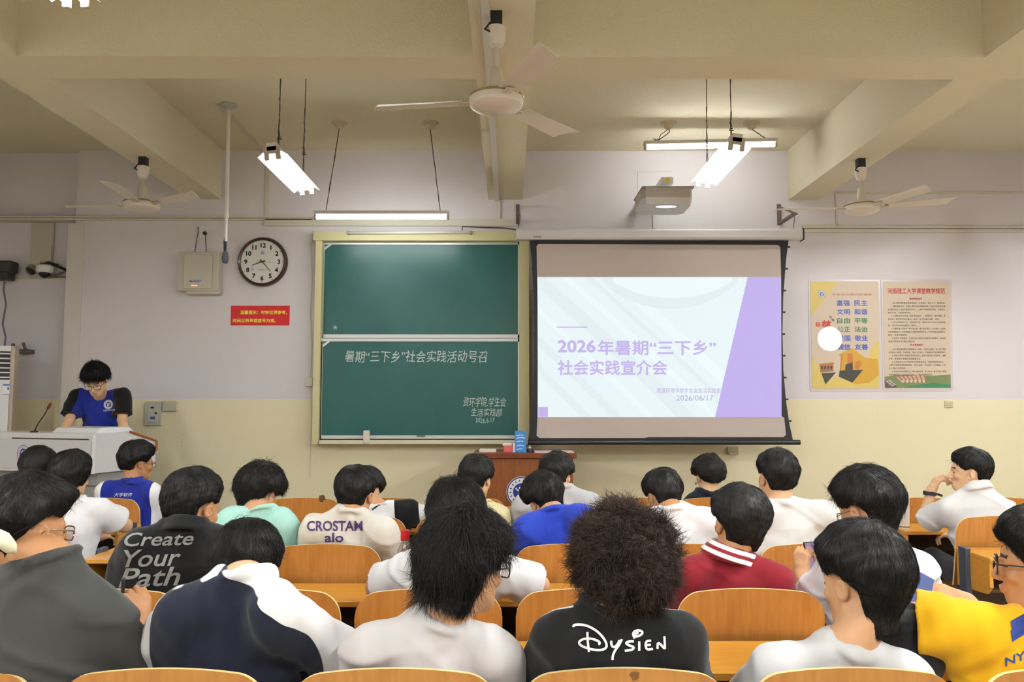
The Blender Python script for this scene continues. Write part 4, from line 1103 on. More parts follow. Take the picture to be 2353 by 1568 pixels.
# ------------------------------------------------------------------ things on the desks
m_cup = mat('tumbler_white', (228, 222, 214), .4, mottle=.06, mscale=40)
y = 5.14; c = P(2077, 1199, y); c.z = DK_Z; top = P(2077, 1128, y).z; r = .5 * 27 / (FPX / y)
t = thing('tumbler', 'tall white speckled tumbler with a lid on the right side desk', 'cup', c)
h = top - DK_Z
T = Matrix.Translation(c)
MB().lathe([(0, 0), (r * .8, 0), (r * .84, .004), (r, h * .84), (r, h * .85)], 28, T).build('cup_body', m_cup, t, smooth=40)
MB().lathe([(r * 1.03, h * .84), (r * 1.08, h * .86), (r * 1.08, h * .9), (r * 1.0, h * .91), (r * 1.0, h * .985), (r * .95, h), (0, h)], 28, T).build('lid', mat('tumbler_lid', (224, 214, 206), .35), t, smooth=40)
mb = MB()
for k in range(14):
    a = -math.pi / 2 - 1.3 + 2.6 * k / 13; mb.box(-.0025, .0025, -.001, .001, .008, .016, M=T @ Matrix.Translation((r * .855 * math.cos(a), r * .855 * math.sin(a), 0)) @ Matrix.Rotation(a + math.pi / 2, 4, 'Z'))
mb.build('rim_print', mat('cup_print_brown', (140, 96, 80), .5), t)
mb = MB(); a = -math.pi / 2 - .75
vs = []; fs = []
for i in range(2):
    for j in range(2):
        w = a + (-.28 if i == 0 else .28); z = h * (.32 if j == 0 else .62); rr = r * (.84 + .16 * z / h / .84) + .0008
        vs.append(c + Vector((rr * math.cos(w), rr * math.sin(w), z)))
mb.add(vs, [(0, 2, 3, 1)]); lab = mb.build('paper_label', m_paper, t, fix=False)
mb = MB()
for k in range(4): 
    z = h * (.36 + .06 * k); rr = r * (.84 + .16 * z / h / .84) + .0016; mb.box(-.006, .006, -.0005, .0005, -.004, .004, M=Matrix.Translation(c + Vector((rr * math.cos(a), rr * math.sin(a), z))) @ Matrix.Rotation(a + math.pi / 2, 4, 'Z'))
mb.build('label_print', m_ink, lab)
y = 3.2; c = P(929, 1350, y); c.z = DK_Z; top = P(931, 1218, y).z; h = top - DK_Z; c.x = P(931, 1230, y).x
T = Matrix.Translation(c); r = .033
t = thing('drink_bottle', 'plastic bottle with a red cap left of the wide elbowed person', 'bottle', c)
hb = h - .03
MB().lathe([(0, 0), (r * .9, 0), (r, .01), (r, hb * .72), (r * .9, hb * .82), (.016, hb * .94), (.0135, hb)], 24, T).build('bottle_body', mat('bottle_clear', (210, 205, 200), .08, trans=.75), t, smooth=40)
MB().lathe([(r * 1.01, hb * .3), (r * 1.01, hb * .66)], 24, T).build('bottle_label', mat('bottle_label', (60, 42, 40), .4), t, smooth=True)
MB().lathe([(.0175, hb - .01), (.018, hb), (.0178, h - .003), (.015, h), (0, h)], 20, T).build('cap', mat('cap_red', (206, 30, 36), .35), t, smooth=40)
# ================================================================== PEOPLE: distance fields turned into smooth skins
def smin(a, b, k):
    if k <= 0: return np.minimum(a, b)
    h = np.clip(.5 + .5 * (b - a) / k, 0, 1)
    return b * (1 - h) + a * h - k * h * (1 - h)
def V3(p): return np.array([p[0], p[1], p[2]], dtype=np.float64)
class Field:
    """a list of shapes, each evaluated only near itself, merged into one smooth surface"""
    def __init__(s): s.ops = []
    def add(s, f, lo, hi, k=0.0, op='+'):
        s.ops.append((f, np.minimum(lo, hi), np.maximum(lo, hi), k, op)); return s
    def cap(s, a, b, ra, rb=None, k=0.02, op='+', cut=None):
        a, b = V3(a), V3(b); rb = ra if rb is None else rb; d = b - a; L = max(1e-9, d @ d); m = max(ra, rb)
        def f(X, Y, Z):
            t = np.clip(((X - a[0]) * d[0] + (Y - a[1]) * d[1] + (Z - a[2]) * d[2]) / L, 0, 1)
            r = np.sqrt((X - a[0] - d[0] * t) ** 2 + (Y - a[1] - d[1] * t) ** 2 + (Z - a[2] - d[2] * t) ** 2) - (ra + (rb - ra) * t)
            if cut is not None:
                q, n = cut
                r = np.maximum(r, (X - q[0]) * n[0] + (Y - q[1]) * n[1] + (Z - q[2]) * n[2])
            return r
        return s.add(f, np.minimum(a, b) - m, np.maximum(a, b) + m, k, op)
    def ell(s, c, r, R=None, k=0.02, op='+'):
        c, r = V3(c), V3(r); R = np.eye(3) if R is None else R; m = r.max()
        def f(X, Y, Z):
            x, y, z = X - c[0], Y - c[1], Z - c[2]
            u = (x * R[0, 0] + y * R[1, 0] + z * R[2, 0]); v = (x * R[0, 1] + y * R[1, 1] + z * R[2, 1]); w = (x * R[0, 2] + y * R[1, 2] + z * R[2, 2])
            k0 = np.sqrt((u / r[0]) ** 2 + (v / r[1]) ** 2 + (w / r[2]) ** 2)
            k1 = np.sqrt((u / r[0] ** 2) ** 2 + (v / r[1] ** 2) ** 2 + (w / r[2] ** 2) ** 2) + 1e-9
            return k0 * (k0 - 1) / k1
        return s.add(f, c - m, c + m, k, op)
    def plane(s, q, n, op='x'):
        q, n = V3(q), V3(n); n = n / np.linalg.norm(n)
        def f(X, Y, Z): return (X - q[0]) * n[0] + (Y - q[1]) * n[1] + (Z - q[2]) * n[2]
        s.ops.append((f, None, None, 0, op)); return s
    def mesh(s, h, pad=0.02, disp=None, keep=False):
        los = [o[1] for o in s.ops if o[4] == '+']; his = [o[2] for o in s.ops if o[4] == '+']
        lo = np.min(los, axis=0) - pad; hi = np.max(his, axis=0) + pad
        n = np.ceil((hi - lo) / h).astype(int) + 1
        A = np.full(n, .06, dtype=np.float32)
        ax = [lo[i] + h * np.arange(n[i]) for i in range(3)]
        for f, l, u, k, op in s.ops:
            if l is None: i0 = np.zeros(3, int); i1 = n.copy()
            else:
                i0 = np.clip(np.floor((l - .06 - k - lo) / h).astype(int), 0, n); i1 = np.clip(np.ceil((u + .06 + k - lo) / h).astype(int) + 1, 0, n)
            if (i1 <= i0).any(): continue
            X, Y, Z = np.meshgrid(*[ax[i][i0[i]:i1[i]] for i in range(3)], indexing='ij', sparse=True)
            d = f(X, Y, Z); sl = tuple(slice(i0[i], i1[i]) for i in range(3)); B = A[sl]
            if op == '+': A[sl] = smin(B, d, k)
            elif op == '-': A[sl] = -smin(-B, d, k)
            elif op == 'x': A[sl] = np.maximum(B, d)
        if disp is not None:
            X, Y, Z = np.meshgrid(*ax, indexing='ij', sparse=True); A += disp(X, Y, Z).astype(np.float32)
        for i in range(3):
            sl = [slice(None)] * 3
            for e in (0, -1): sl[i] = e; A[tuple(sl)] = np.maximum(A[tuple(sl)], .01)
        v, q = nets(A, lo, h)
        if keep: s.A, s.lo, s.h = A, lo, h
        return v, q
_CORN = np.array([[i, j, k] for i in (0, 1) for j in (0, 1) for k in (0, 1)])
_EDG = [(a, b) for a in range(8) for b in range(a + 1, 8) if np.abs(_CORN[a] - _CORN[b]).sum() == 1]
def nets(A, lo, h):
    S = A < 0
    c = np.zeros(tuple(np.array(A.shape) - 1), dtype=np.int8)
    for i, j, k in _CORN: c += S[i:S.shape[0] - 1 + i, j:S.shape[1] - 1 + j, k:S.shape[2] - 1 + k]
    I = np.argwhere((c > 0) & (c < 8))
    vals = np.stack([A[I[:, 0] + i, I[:, 1] + j, I[:, 2] + k] for i, j, k in _CORN], 1).astype(np.float64)
    pos = np.zeros((len(I), 3)); cnt = np.zeros(len(I))
    for a, b in _EDG:
        va, vb = vals[:, a], vals[:, b]; m = (va < 0) != (vb < 0)
        t = np.where(m, va / np.where(va - vb == 0, 1, va - vb), 0)
        pos += np.where(m[:, None], _CORN[a] + t[:, None] * (_CORN[b] - _CORN[a]), 0); cnt += m
    V = lo + h * (I + pos / cnt[:, None])
    vid = np.full(c.shape, -1, dtype=np.int32); vid[I[:, 0], I[:, 1], I[:, 2]] = np.arange(len(I))
    Q = []
    for axn in range(3):
        n0 = [slice(None)] * 3; n1 = [slice(None)] * 3; n0[axn] = slice(0, -1); n1[axn] = slice(1, None)
        m = S[tuple(n0)] != S[tuple(n1)]
        o1, o2 = [(1, 2), (2, 0), (0, 1)][axn]
        E = np.argwhere(m); E = E[(E[:, o1] > 0) & (E[:, o2] > 0)]
        E = E[(E[:, o1] < c.shape[o1]) & (E[:, o2] < c.shape[o2])]
        fl = S[E[:, 0], E[:, 1], E[:, 2]]
        q = []
        for d1, d2 in ((-1, -1), (0, -1), (0, 0), (-1, 0)):
            F = E.copy(); F[:, o1] += d1; F[:, o2] += d2; q.append(vid[F[:, 0], F[:, 1], F[:, 2]])
        q = np.stack(q, 1); q[~fl] = q[~fl][:, ::-1]; Q.append(q)
    Q = np.concatenate(Q); Q = Q[(Q >= 0).all(1)]
    return V, Q
def np_mesh(name, V, Q, mats, parent, mi=None, smooth=True):
    me = bpy.data.meshes.new(name); n = len(V); m = len(Q); w = Q.shape[1]
    me.vertices.add(n); me.vertices.foreach_set('co', np.ascontiguousarray(V, dtype=np.float32).ravel())
    me.loops.add(m * w); me.loops.foreach_set('vertex_index', np.ascontiguousarray(Q, dtype=np.int32).ravel())
    me.polygons.add(m); me.polygons.foreach_set('loop_start', np.arange(0, m * w, w, dtype=np.int32))
    try: me.polygons.foreach_set('loop_total', np.full(m, w, dtype=np.int32))
    except Exception: pass
    for k in (mats if isinstance(mats, (list, tuple)) else [mats]): me.materials.append(k)
    if mi is not None: me.polygons.foreach_set('material_index', np.asarray(mi, dtype=np.int32))
    me.polygons.foreach_set('use_smooth', np.full(m, smooth, dtype=bool))
    me.update(calc_edges=True); me.validate()
    o = bpy.data.objects.new(name, me); COL.objects.link(o)
    if parent is not None:
        o.parent = parent; o.matrix_parent_inverse = parent_world(parent).inverted()
    return o
def waves(seed, freq, amp, n=6, stretch=(1, 1, 1)):
    r = np.random.RandomState(seed); K = r.normal(size=(n, 3)) * freq * np.array(stretch); ph = r.uniform(0, 6.28, n); a = r.uniform(.5, 1, n); a *= amp / a.sum() * 1.8
    def f(X, Y, Z):
        s = 0
        for i in range(n): s = s + a[i] * np.sin(K[i, 0] * X + K[i, 1] * Y + K[i, 2] * Z + ph[i])
        return s
    return f
def rotm(yaw, pitch, roll):
    """head turn: yaw to the viewer's right, pitch = chin down, roll = tilt to the viewer's right"""
    return np.array(Matrix.Rotation(math.radians(-yaw), 3, 'Z') @ Matrix.Rotation(math.radians(-pitch), 3, 'X') @ Matrix.Rotation(math.radians(roll), 3, 'Y'))

def head_shapes(F, H, R, s=1.0):
    def L(p): return H + R @ (V3(p) * s)
    F.ell(L((0, -.014, .036)), V3((.077, .096, .089)) * s, R, .02)
    F.ell(L((0, .026, -.03)), V3((.061, .066, .085)) * s, R, .03)
    F.ell(L((0, .058, -.09)), V3((.030, .027, .025)) * s, R, .03)
    for q in (-1, 1):
        F.cap(L((q * .054, .0, -.052)), L((q * .018, .058, -.094)), .02 * s, .018 * s, .02)
        F.cap(L((q * .014, .082, .02)), L((q * .046, .066, .018)), .010 * s, .009 * s, .012)
        F.ell(L((q * .038, .066, -.028)), V3((.022, .018, .016)) * s, R, .015)
        F.ell(L((q * .031, .094, -.002)), V3((.017, .012, .010)) * s, R, .012, '-')
        F.ell(L((q * .031, .0755, -.002)), V3((.0135, .0125, .012)) * s, R, .002)
        F.ell(L((q * .0125, .098, -.04)), V3((.0085, .009, .0075)) * s, R, .007)
        a = rotm(q * 28, 0, 0)
        F.ell(L((q * .083, -.010, -.006)), V3((.008, .019, .030)) * s, R @ a, .006)
        F.ell(L((q * .091, -.006, -.002)), V3((.005, .012, .02)) * s, R @ a, .005, '-')
        F.ell(L((q * .076, .002, -.034)), V3((.006, .009, .010)) * s, R, .005)
    F.cap(L((0, .086, .008)), L((0, .108, -.034)), .0075 * s, .0115 * s, .012)
    F.ell(L((0, .093, -.064)), V3((.022, .009, .006)) * s, R, .006)
    F.ell(L((0, .091, -.074)), V3((.018, .009, .007)) * s, R, .006)
def face_zones(C, H, R, s=1.0):
    """0 skin, 1 lip, 2 dark (eye slit, brow)"""
    p = (C - H) @ R / s; x, y, z = p[:, 0], p[:, 1], p[:, 2]; mi = np.zeros(len(C), int); ax = np.abs(x)
    mi[(ax < .019) & (z < -.061) & (z > -.078) & (y > .09)] = 1
    mi[(ax > .013) & (ax < .048) & (np.abs(z - .024) < .0035) & (y > .055)] = 2
    e = ((ax - .031) / .013) ** 2 + ((z + .002) / .0042) ** 2
    mi[(e < 1) & (y > .06)] = 2
    return mi

def hand_shapes(F, w, d, n, side, s=1.0, curl=(25, 35, 25), spread=6, thumb=None):
    """w wrist, d pointing direction, n back of the hand, side +1 when the thumb leaves on the (d x n) side"""
    w, d, n = V3(w), V3(d), V3(n); d = d / np.linalg.norm(d); n = n - d * (n @ d); n = n / np.linalg.norm(n); t = np.cross(d, n) * side
    F.cap(w, w + d * .03 * s, .024 * s, .026 * s, .015)
    for k, q in enumerate((.026, .009, -.009, -.025)):
        F.cap(w + d * .012 * s + t * q * .7 * s, w + d * (.082 - .006 * abs(k - 1)) * s + t * q * s, .0135 * s, .0115 * s, .012)
        p = w + d * (.084 - .006 * abs(k - 1)) * s + t * q * s
        L = (.040, .045, .042, .033)[k]; a = 0.0
        for j, f in enumerate((1.0, .66, .52)):
            a += math.radians(curl[j] + 3 * k)
            dd = d * math.cos(a) - n * math.sin(a) + t * math.radians(spread) * (1.5 - k) * .5
            q2 = p + dd / np.linalg.norm(dd) * L * f * s
            F.cap(p, q2, (.0092 - .0008 * j) * s, (.0086 - .0009 * j) * s, .004); p = q2
    p = w + d * .022 * s + t * .024 * s - n * .004 * s
    td = V3(thumb) if thumb is not None else d * .72 + t * .62 - n * .25
    td = td / np.linalg.norm(td)
    q2 = p + td * .042 * s; F.cap(p, q2, .0135 * s, .0105 * s, .01)
    td2 = td * .85 + d * .4; td2 = td2 / np.linalg.norm(td2)
    q3 = q2 + td2 * .032 * s; F.cap(q2, q3, .0102 * s, .009 * s, .004); F.cap(q3, q3 + (td2 * .9 + d * .3) * .02 * s, .009 * s, .0072 * s, .004)

# ------------------------------------------------------------------ hair
def tri_sample(A, lo, h, P_):
    g = (P_ - lo) / h; g = np.clip(g, 0, np.array(A.shape) - 1.001); i = g.astype(int); f = g - i
    r = 0
    for a, b, c in _CORN:
        w = (f[:, 0] if a else 1 - f[:, 0]) * (f[:, 1] if b else 1 - f[:, 1]) * (f[:, 2] if c else 1 - f[:, 2])
        r = r + w * A[i[:, 0] + a, i[:, 1] + b, i[:, 2] + c]
    return r
def hair_mesh(name, H, R, t, m, parent, seed=1, nape=-.062, side=.012, fringe=.045, h=.006, n=1500, L=.042, rad=.0011, lift=.003, curl=.0, gravity=.2,
              fade=0.006, s=1.0, back=0.0, lump=.004, sidet=None, top=None, ears=True, part=0.0, stick=0.0, sy=1.0, low=.2, taper=True, messy=.06):
    """t: hair thickness over the skull; nape/side: lowest hair at the back and the sides (head-local z); fringe: height of the forehead hairline; low: how full the hair is near the nape"""
    F = Field(); tt = top if top is not None else t; st = sidet if sidet is not None else t
    F.ell((0, -.016, .044), (.077 + st, .098 + t * sy, .084 + tt), None, .02)
    F.ell((0, -.034 - back, -.008), (.068 + st * low, .076 + t * low * 1.5, .084), None, .03)
    if nape < -.085:
        for q in (-1, 1): F.cap((q * .03, -.05 - back, .0), (q * (.026 + st * low * .4), -.046 - back * .6, nape + .03), .036 + st * low * .5 + t * .15, .032 + st * low * .4, .03)
    # cut the face, the ears and the nape free
    F.ell((0, .118, fringe - .125), (.092 + st, .095, .125), None, .012, '-')
    F.cap((-.2, .045, side - .065), (.2, .045, side - .065), .062, .062, .01, '-')
    if ears:
        for q in (-1, 1): F.ell((q * .1, -.006, side - .022), (.045 + st, .024, .034), None, .008, '-')
    if taper:
        for q in (-1, 1): F.ell((q * (.138 + st * .5), -.03, -.032), (.066 + st * .5, .115, .062), None, .015, '-')
    nz = nape
    def fn(X, Y, Z): return (nz + .25 * np.maximum(0, Y + .03) + 1.2 * np.abs(X) ** 1.5 * (nz > -.09) + .0 * X) - Z + .005 * np.sin(X * 90 + seed) + .004 * np.sin(X * 260 + Y * 140 + seed * 3)
    F.ops.append((fn, None, None, 0, 'x'))
    def fd(X, Y, Z): return np.clip((.03 - Z) / .09, 0, 1) * fade
    w1 = waves(seed, 38, lump, 7); w2 = waves(seed + 9, 95, lump * .5, 7)
    def disp(X, Y, Z):
        d = w1(X, Y, Z) + w2(X, Y, Z)
        if fade: d = d + fd(X, Y, Z)
        if ears: d = d + st * .75 * np.clip((side + .085 - Z) / .10, 0, 1) * np.clip((Y + .06) / .06, 0, 1)
        return d + t * .85 * np.clip((Y - .03) / .05, 0, 1) * np.clip((fringe + .075 - Z) / .07, 0, 1)
    Vv, Q = F.mesh(h, .02, disp, keep=True)
    A, lo, hh = F.A, F.lo, F.h
    rs = np.random.RandomState(seed)
    def grad(p):
        e = hh; g = np.stack([tri_sample(A, lo, hh, p + np.eye(3)[i] * e) - tri_sample(A, lo, hh, p - np.eye(3)[i] * e) for i in range(3)], 1)
        return g / (np.linalg.norm(g, axis=1, keepdims=True) + 1e-9)
    crown = np.array([.014 * (1 if seed % 2 else -1) + part, -.05, .13])
    w = np.exp(-np.sum((Vv - crown) ** 2, 1) / .05 ** 2) * 1.5 + 1.0; w[(Vv[:, 1] > .0) & (Vv[:, 2] < -.03)] = .1
    idx = rs.choice(len(Vv), n, p=w / w.sum()); p = Vv[idx] + rs.normal(size=(n, 3)) * hh * .3
    nrm = grad(p)
    d = p - crown; d += rs.normal(size=d.shape) * .012
    ww = [waves(seed + 20 + i, 60 + 150 * curl, 1.0, 5) for i in range(3)]
    wob = np.stack([f(p[:, 0], p[:, 1], p[:, 2]) for f in ww], 1)
    p = p - nrm * .003
    NS = 6; path = [p]
    Ls = L * rs.uniform(.55, 1.15, n) * np.clip((p[:, 2] - nape + .03) / .09, .45, 1.0)
    if ears: Ls = np.where((p[:, 1] > -.035) & (p[:, 1] < .06), Ls * np.clip((p[:, 2] - side - .005) / .06, .12, 1.0), Ls)
    lf = lift * rs.uniform(.1, 1.0, n) ** 2 * np.where(rs.rand(n) < .02, 3.0, 1)
    dirv = d / (np.linalg.norm(d, axis=1, keepdims=True) + 1e-6)
    gl = R.T @ np.array([0, 0, -1.0])
    cw = rs.normal(size=(n, 3)) * (curl * .25 + .10) + wob * (.25 + curl * 1.3)
    for k in range(NS - 1):
        nrm = grad(p); u = dirv + gl * gravity * (.3 + .35 * k) + cw * (.5 + .3 * k) * (1 if k else .6) + nrm * stick * (.8 - .1 * k)
        if curl > .3:
            ph = k * 1.5 + wob[:, :1] * 3; u = u + (np.cross(nrm, dirv) * np.sin(ph) + nrm * np.cos(ph)) * curl * 1.5
        dd = tri_sample(A, lo, hh, p)
        un = (u * nrm).sum(1); u = u - nrm * (un * np.where(dd < .012, np.where(un < 0, .95, .94 - messy if stick == 0 else 0), 0))[:, None]
        u = u / (np.linalg.norm(u, axis=1, keepdims=True) + 1e-9)
        p = p + u * (Ls / (NS - 1))[:, None]
        dd = tri_sample(A, lo, hh, p); tgt = lf * (k + 1) / (NS - 1) - .001
        p = p + grad(p) * (np.maximum(0, tgt - dd) * .8)[:, None]
        dirv = u; path.append(p)
    path = np.stack(path, 1)                       # n, NS, 3
    tan = np.gradient(path, axis=1); tan /= np.linalg.norm(tan, axis=2, keepdims=True) + 1e-9
    a = np.cross(tan, rs.normal(size=(n, 1, 3))); a /= np.linalg.norm(a, axis=2, keepdims=True) + 1e-9; b = np.cross(tan, a)
    prof = np.array([.8, 1.0, 1.0, .85, .55, .12])[None, :, None]; rr = rad * rs.uniform(.6, 1.2, n)[:, None, None] * prof
    rings = [path + (a * math.cos(2 * math.pi * k / 3) + b * math.sin(2 * math.pi * k / 3)) * rr for k in range(3)]
    SV = np.stack(rings, 2).reshape(-1, 3)          # n, NS, 3 verts
    base = (np.arange(n) * NS * 3)[:, None, None] + (np.arange(NS - 1) * 3)[None, :, None]
    kk = np.arange(3)[None, None, :]; k2 = (kk + 1) % 3
    SQ = np.stack([base + kk, base + k2, base + 3 + k2, base + 3 + kk], -1).reshape(-1, 4)
    allV = np.concatenate([Vv, SV]) * s; allQ = np.concatenate([Q, SQ + len(Vv)])
    return np_mesh(name, allV @ R.T + H, allQ, m, parent)

m_hair = mat('black_hair', (22, 20, 19), .55, spec=.28)
m_hairb = mat('brown_hair', (56, 41, 33), .6, spec=.25)
m_hairs = mat('soft_black_hair', (30, 27, 26), .45, spec=.45)
def skin(name, c):
    m = mat(name, c, .5, spec=.35, mottle=.06, mscale=35)
    b = m.node_tree.nodes['Principled BSDF']; b.inputs['Subsurface Weight'].default_value = .08; b.inputs['Subsurface Radius'].default_value = (.01, .004, .002)
    return m
SK1 = skin('skin_warm', (212, 162, 122)); SK2 = skin('skin_tan', (194, 140, 98)); SK3 = skin('skin_light', (224, 180, 142))
m_lip = mat('lip', (190, 126, 106), .5); m_eyed = mat('eye_brow_dark', (48, 36, 30), .6)
m_glass_fr = mat('glasses_dark', (40, 34, 32), .35); m_glass_fr2 = mat('glasses_metal', (150, 140, 130), .25, metal=.8)
m_lens = mat('glasses_lens', (230, 236, 240), .05, alpha=.25)
def glasses(H, R, s, parent, fr=None, round_=False):
    fr = fr or m_glass_fr; mb = MB()
    def L(p): return Vector(H + R @ (V3(p) * s))
    for q in (-1, 1):
        rim = []
        for k in range(21):
            w = 2 * math.pi * k / 20; cx, sx = math.cos(w), math.sin(w); e = .62 if not round_ else 1.0
            rim.append(L((q * .034 + .027 * math.copysign(abs(cx) ** e, cx), .106 - .006 * abs(cx), -.004 + .021 * math.copysign(abs(sx) ** e, sx))))
        mb.tube(rim, .0022 * s, 6)
        mb.tube([L((q * .06, .1, .004)), L((q * .078, .06, .006)), L((q * .086, -.0, .006)), L((q * .084, -.02, -.012))], .0022 * s, 6)
    mb.tube([L((-.008, .108, .0)), L((0, .11, .003)), L((.008, .108, .0))], .0022 * s, 6)
    o = mb.build('glasses', fr, parent, smooth=True)
    mb = MB()
    for q in (-1, 1): mb.add([L((q * .034 + .026 * math.cos(2 * math.pi * k / 20), .105, -.004 + .02 * math.sin(2 * math.pi * k / 20))) for k in range(20)], [tuple(range(20))])
    mb.build('lens', m_lens, o, fix=False)
    return o

# ------------------------------------------------------------------ one person
def fabric(name, c, rough=.85, bump=.06, bscale=260, sheen=.15):
    return mat(name, c, rough, spec=.2, bump=bump, bscale=bscale, sheen=sheen)
m_trou = fabric('trousers_dark', (46, 46, 52)); m_shoe = mat('shoe_dark', (40, 40, 42), .5)
def person(label, head, neck, sl, sr, shirt, skinm=None, pelvis=None, hair=None, arms=None, h=.008, hs=1.0, yaw=0, pitch=12, roll=0, zones=None,
           collar='crew', sleeve=.72, wid=1.0, thick=1.0, wr=.004, seed=1, glass=None, longsl=False, hands=None, gravel=None, face=False, standing=False, chest=1.0,
           sleeve_r=(.066, .074), gpos=None, name_shirt='shirt', neck_r=.056, fold=22, wrist_r=.027):
    """head/neck/sl/sr: world points - head centre, back of the collar, shoulder joints (viewer's left, right)"""
    H = V3(head); R = rotm(yaw, pitch, roll); skinm = skinm or SK1
    N = V3(neck); SL, SR = V3(sl), V3(sr); PV = V3(pelvis)
    across = (SR - SL); across /= np.linalg.norm(across)
    up = N - PV; up /= np.linalg.norm(up)
    fwd = np.cross(up, across); fwd /= np.linalg.norm(fwd)
    NB = N + fwd * .052 - up * .045
    if not standing:
        SL = SL - up * .032 + across * .008; SR = SR - up * .032 - across * .008
    t = thing('person', label, 'person', (PV[0], PV[1], 0.0))
    # ---- spine as a bent line
    mid = (PV + NB) / 2 - fwd * .005
    ST = NB - up * .03
    def spine(u): return (1 - u) ** 2 * PV + 2 * u * (1 - u) * mid + u * u * ST
    us = np.linspace(0, 1, 7)
    wprof = np.array([.170, .162, .160, .168, .178, .160, .075]) * wid; dprof = np.array([.120, .114, .110, .114, .114, .098, .062]) * thick
    def torso(F, grow, k=.03):
        pts = [spine(u) for u in us]
        lo = np.min(pts, 0) - .25; hi = np.max(pts, 0) + .25
        P0 = np.array(pts)
        ax = ST - PV; L2 = ax @ ax
        def f(X, Y, Z):
            tt = np.clip(((X - PV[0]) * ax[0] + (Y - PV[1]) * ax[1] + (Z - PV[2]) * ax[2]) / L2, 0, 1)
            a, b, c = (1 - tt) ** 2, 2 * tt * (1 - tt), tt * tt
            x = X - (a * PV[0] + b * mid[0] + c * ST[0]); y = Y - (a * PV[1] + b * mid[1] + c * ST[1]); z = Z - (a * PV[2] + b * mid[2] + c * ST[2])
            uu = x * across[0] + y * across[1] + z * across[2]; vv = x * fwd[0] + y * fwd[1] + z * fwd[2]; ww = x * up[0] + y * up[1] + z * up[2]
            rx = np.interp(tt, us, wprof) + grow; ry = np.interp(tt, us, dprof) + grow
            k0 = np.sqrt((uu / rx) ** 2 + (vv / ry) ** 2 + (ww / .045) ** 2)
            return (k0 - 1) * np.minimum(rx, ry) * .85
        F.add(f, lo, hi, k)
    def girdle(F, grow):
        for S in (SL, SR):
            inn = NB - up * .075 + (S - NB) * .22
            F.cap(inn, S, .056 + grow, .050 + grow, .025)
            F.cap(NB - up * .008 + (S - NB) * .12, S * .75 + NB * .25 + up * .016, .032 + grow, .036 + grow, .025)
            F.cap(S * .5 + NB * .5 - up * .12 - fwd * .012, S - up * .05, .054 + grow, .048 + grow, .03)   # shoulder blade
    if arms is None: arms = {}
    A = {}
    for key, S, q in (('l', SL, -1), ('r', SR, 1)):
        E, Wr = arms.get(key, (None, None))
        if E is None: E = S + across * q * .05 + fwd * .16 - np.array([0, 0, .24])
        if Wr is None: Wr = V3(E) + np.array([-q * .16, .2, .015])
        A[key] = (S, V3(E), V3(Wr))
    # ---- body: one continuous surface
    B = Field(); torso(B, -.022); girdle(B, -.016)
    B.cap(NB - up * .03, H + R @ (np.array([0, -.022, -.06]) * hs), neck_r, neck_r - .003, .03)
    B.cap(NB - up * .01 - fwd * .012, H + R @ (np.array([0, -.045, -.03]) * hs), .038, .042, .03)
    for key in ('l', 'r'):
        S, E, Wr = A[key]
        B.cap(S, E, .047, .040, .03); B.cap(E, E * .6 + Wr * .4, .040, .038, .015); B.cap(E * .6 + Wr * .4, Wr, .038, wrist_r, .01)
        hd = (hands or {}).get(key, {})
        d0 = (Wr - E) / np.linalg.norm(Wr - E)
        hand_shapes(B, Wr, hd.get('d', d0), hd.get('n', (0, -.15, 1)), hd.get('side', -1 if key == 'l' else 1), hd.get('s', 1.0), hd.get('curl', (25, 35, 25)), thumb=hd.get('thumb'))
    # hips and thighs, inside the trousers
    kn = []
    for q in (-1, 1):
        hip = PV + across * q * .09 - np.array([0, 0, .02])
        if standing: k_, a_ = hip + np.array([0, -.02, -.40]), hip + np.array([q * .01, .02, -.80])
        else: k_, a_ = np.array([hip[0] + q * .04, hip[1] + .36, .545]), np.array([hip[0] + q * .04, hip[1] + .32, .09])
        kn.append((hip, k_, a_)); B.cap(hip, k_, .068, .05, .03); B.cap(k_, a_, .048, .034, .02)
        B.cap(a_, a_ + np.array([0, .15, -.045]), .032, .028, .02)
    head_shapes(B, H, R, hs)
    v, qd = B.mesh(h, .015)
    cen = v[qd].mean(1)
    mi = face_zones(cen, H, R, hs)
    np_mesh('body', v, qd, [skinm, m_lip, m_eyed], t, mi)
    # ---- shirt
    G = Field(); torso(G, .004, 0); girdle(G, .006)
    sh_h = max(h, .006)
    for key in ('l', 'r'):
        S, E, Wr = A[key]; d = (E - S); L = np.linalg.norm(d); d = d / L
        if longsl:
            G.cap(S, E, sleeve_r[0] - .006, sleeve_r[1] - .014, .03); G.cap(E, E + (Wr - E) * .9, sleeve_r[1] - .014, .042, .025, cut=(E + (Wr - E) * .86, (Wr - E) / np.linalg.norm(Wr - E)))
        else:
            e = S + d * L * sleeve
            G.cap(S, e + d * .05, sleeve_r[0] - .008, sleeve_r[1], .03, cut=(e, d))
    nv = H + R @ (np.array([0, -.03, -.05]) * hs) - NB; nl = nv / np.linalg.norm(nv) * .45 + up * .7 + fwd * .1; nl /= np.linalg.norm(nl)
    G.cap(NB - up * .08 - fwd * .002, NB + nl * .01, .076, neck_r + .009, .02, cut=(NB - nl * .006, nl))
    G.cap(NB + nl * .03, NB + nl * .2, neck_r + .001, neck_r + .008, .005, '-')
    # collar ring
    ca = nl; cu_ = np.cross(across, ca); cu_ /= np.linalg.norm(cu_); cr = np.cross(ca, cu_)
    rc = neck_r + .010
